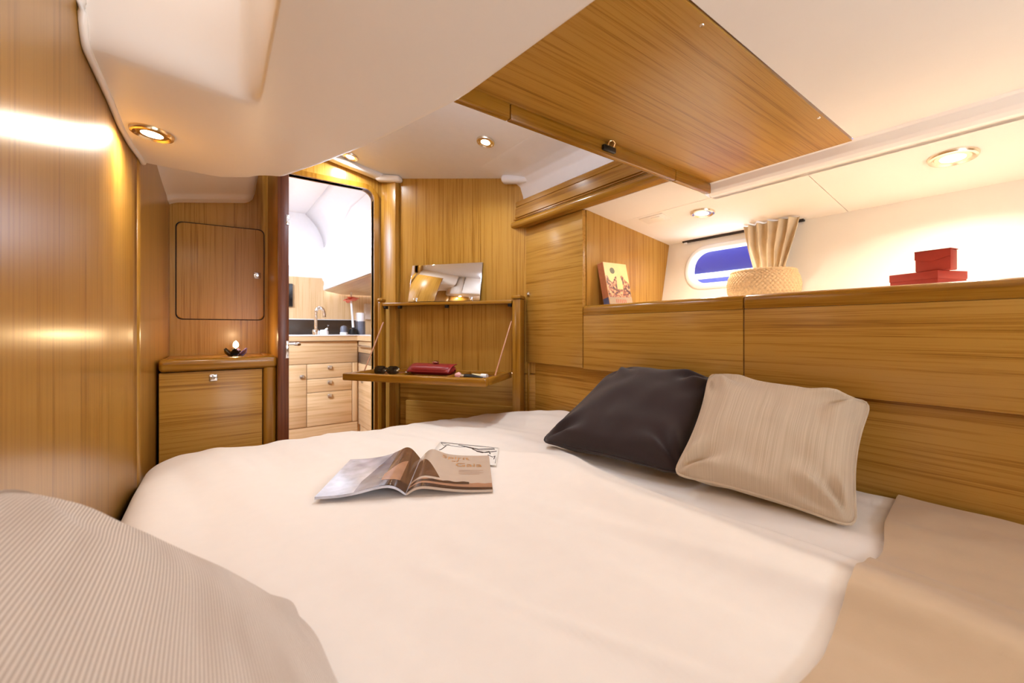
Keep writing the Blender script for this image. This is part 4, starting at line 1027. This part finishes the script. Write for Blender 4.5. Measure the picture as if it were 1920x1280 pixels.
lathe('base', [(0.0001, 0), (0.028, 0), (0.028, 0.035), (0.022, 0.045), (0.0001, 0.045)], 'chrome', fa, 20, None, True)
path = [(0, 0, 0.04), (0, 0, 0.19)] + [(0.032 - 0.032 * math.cos(math.radians(a)), -0.01 * a / 180, 0.19 + 0.045 * math.sin(math.radians(a))) for a in range(20, 181, 20)] + [(0.066, -0.012, 0.155)]
tube('spout', path, [0.013] * (len(path) - 2) + [0.016, 0.016], 'chrome', fa, 12, True)
lathe('mixer', [(0.0001, 0), (0.036, 0), (0.036, 0.030), (0.028, 0.042), (0.0001, 0.044)], 'ceramic_white', fa, 20, Matrix.Translation((0.062, -0.02, 0)), True)
tube('lever', [(0.072, -0.02, 0.04), (0.088, -0.025, 0.055), (0.094, -0.028, 0.085)], 0.008, 'chrome', fa, 8, True)
vz = thing('flower_vase', 'slim vase with a single coral flower on the galley worktop', 'vase', (1.010, 3.86, WT))
lathe('vase', [(0.0001, 0), (0.030, 0), (0.033, 0.02), (0.030, 0.05), (0.014, 0.06), (0.012, 0.065), (0.0001, 0.065)], 'black_plastic', vz, 20, None, True)
tube('stem', [(0.002, 0, 0.06), (-0.004, 0, 0.16), (-0.012, 0, 0.25), (-0.016, 0, 0.31), (-0.014, 0, 0.385)], [0.011, 0.010, 0.009, 0.008, 0.006], 'ceramic_white', vz, 10, True)
for i in range(7):
    a = i * 2 * math.pi / 7
    def pet(u, v, a=a):
        r_ = 0.006 + 0.066 * v; w_ = 0.036 * math.sin(math.pi * (0.12 + 0.8 * v)) * (2 * u - 1); z_ = 0.315 + 0.030 * v - 0.03 * v * v + 0.008 * math.sin(a * 3)
        return (-0.014 + r_ * math.cos(a) - w_ * math.sin(a), r_ * math.sin(a) * 0.9 + w_ * math.cos(a), z_ + 0.02 * math.cos(a + 1) * v)
    grid('petal', 6, 8, pet, 'flower_pink', vz, True, thick=0.002)
so = thing('soap_dispenser', 'white and grey cylindrical dispenser on the galley worktop', 'dispenser', (1.0876, 3.90, WT))
lathe('body', [(0.0001, 0), (0.040, 0), (0.042, 0.006), (0.042, 0.122), (0.0001, 0.122)], 'grey_plastic', so, 24, None, True)
lathe('top', [(0.0001, 0.1225), (0.041, 0.1225), (0.041, 0.192), (0.036, 0.200), (0.0001, 0.202)], 'ceramic_white', so, 24, None, True)
gl = thing('glass_jar', 'small clear jar with a white base beside the flower vase', 'jar', (0.935, 3.88, WT))
lathe('base', [(0.0001, 0), (0.032, 0), (0.032, 0.022), (0.0001, 0.022)], 'ceramic_white', gl, 20, None, True)
lathe('dome', [(0.0001, 0.0225), (0.029, 0.0225), (0.029, 0.06), (0.022, 0.076), (0.0001, 0.084)], 'lilac_glass' if False else 'grey_plastic', gl, 20, None, True)
gs = thing('galley_shelf', 'wide oak shelf below the galley window', 'shelf', (1.1, 3.2, 0.35))
prism('board', [(0.80, 2.36), (1.47, 2.36), (1.47, 4.28), (1.0, 4.28), (0.80, 3.98)], 'z', 0.348, 0.371, 'oak_y', gs, 0.004)
prism('lip', [(0.785, 2.36), (0.80, 2.36), (0.80, 3.985), (0.985, 4.27), (0.985, 4.288), (0.785, 3.99)], 'z', 0.356, 0.40, 'black_plastic' if False else 'ceramic_white', gs, 0.003)
bp_ = thing('wall_panel', 'narrow black panel on the far galley wall beside the door edge', 'panel', (0.5, 4.29, 0.21))
box('panel', 0.42, 0.580, 4.275, 4.298, 0.214, 0.428, 'black_plastic', bp_, 0.004)
cpd = thing('wall_pad', 'cream padded panel on the far galley wall behind the dispenser', 'panel', (1.34, 4.27, 0.1))
box('pad', 1.23, 1.46, 4.262, 4.298, 0.105, 0.270, 'cream_cushion', cpd, 0.014, 4)
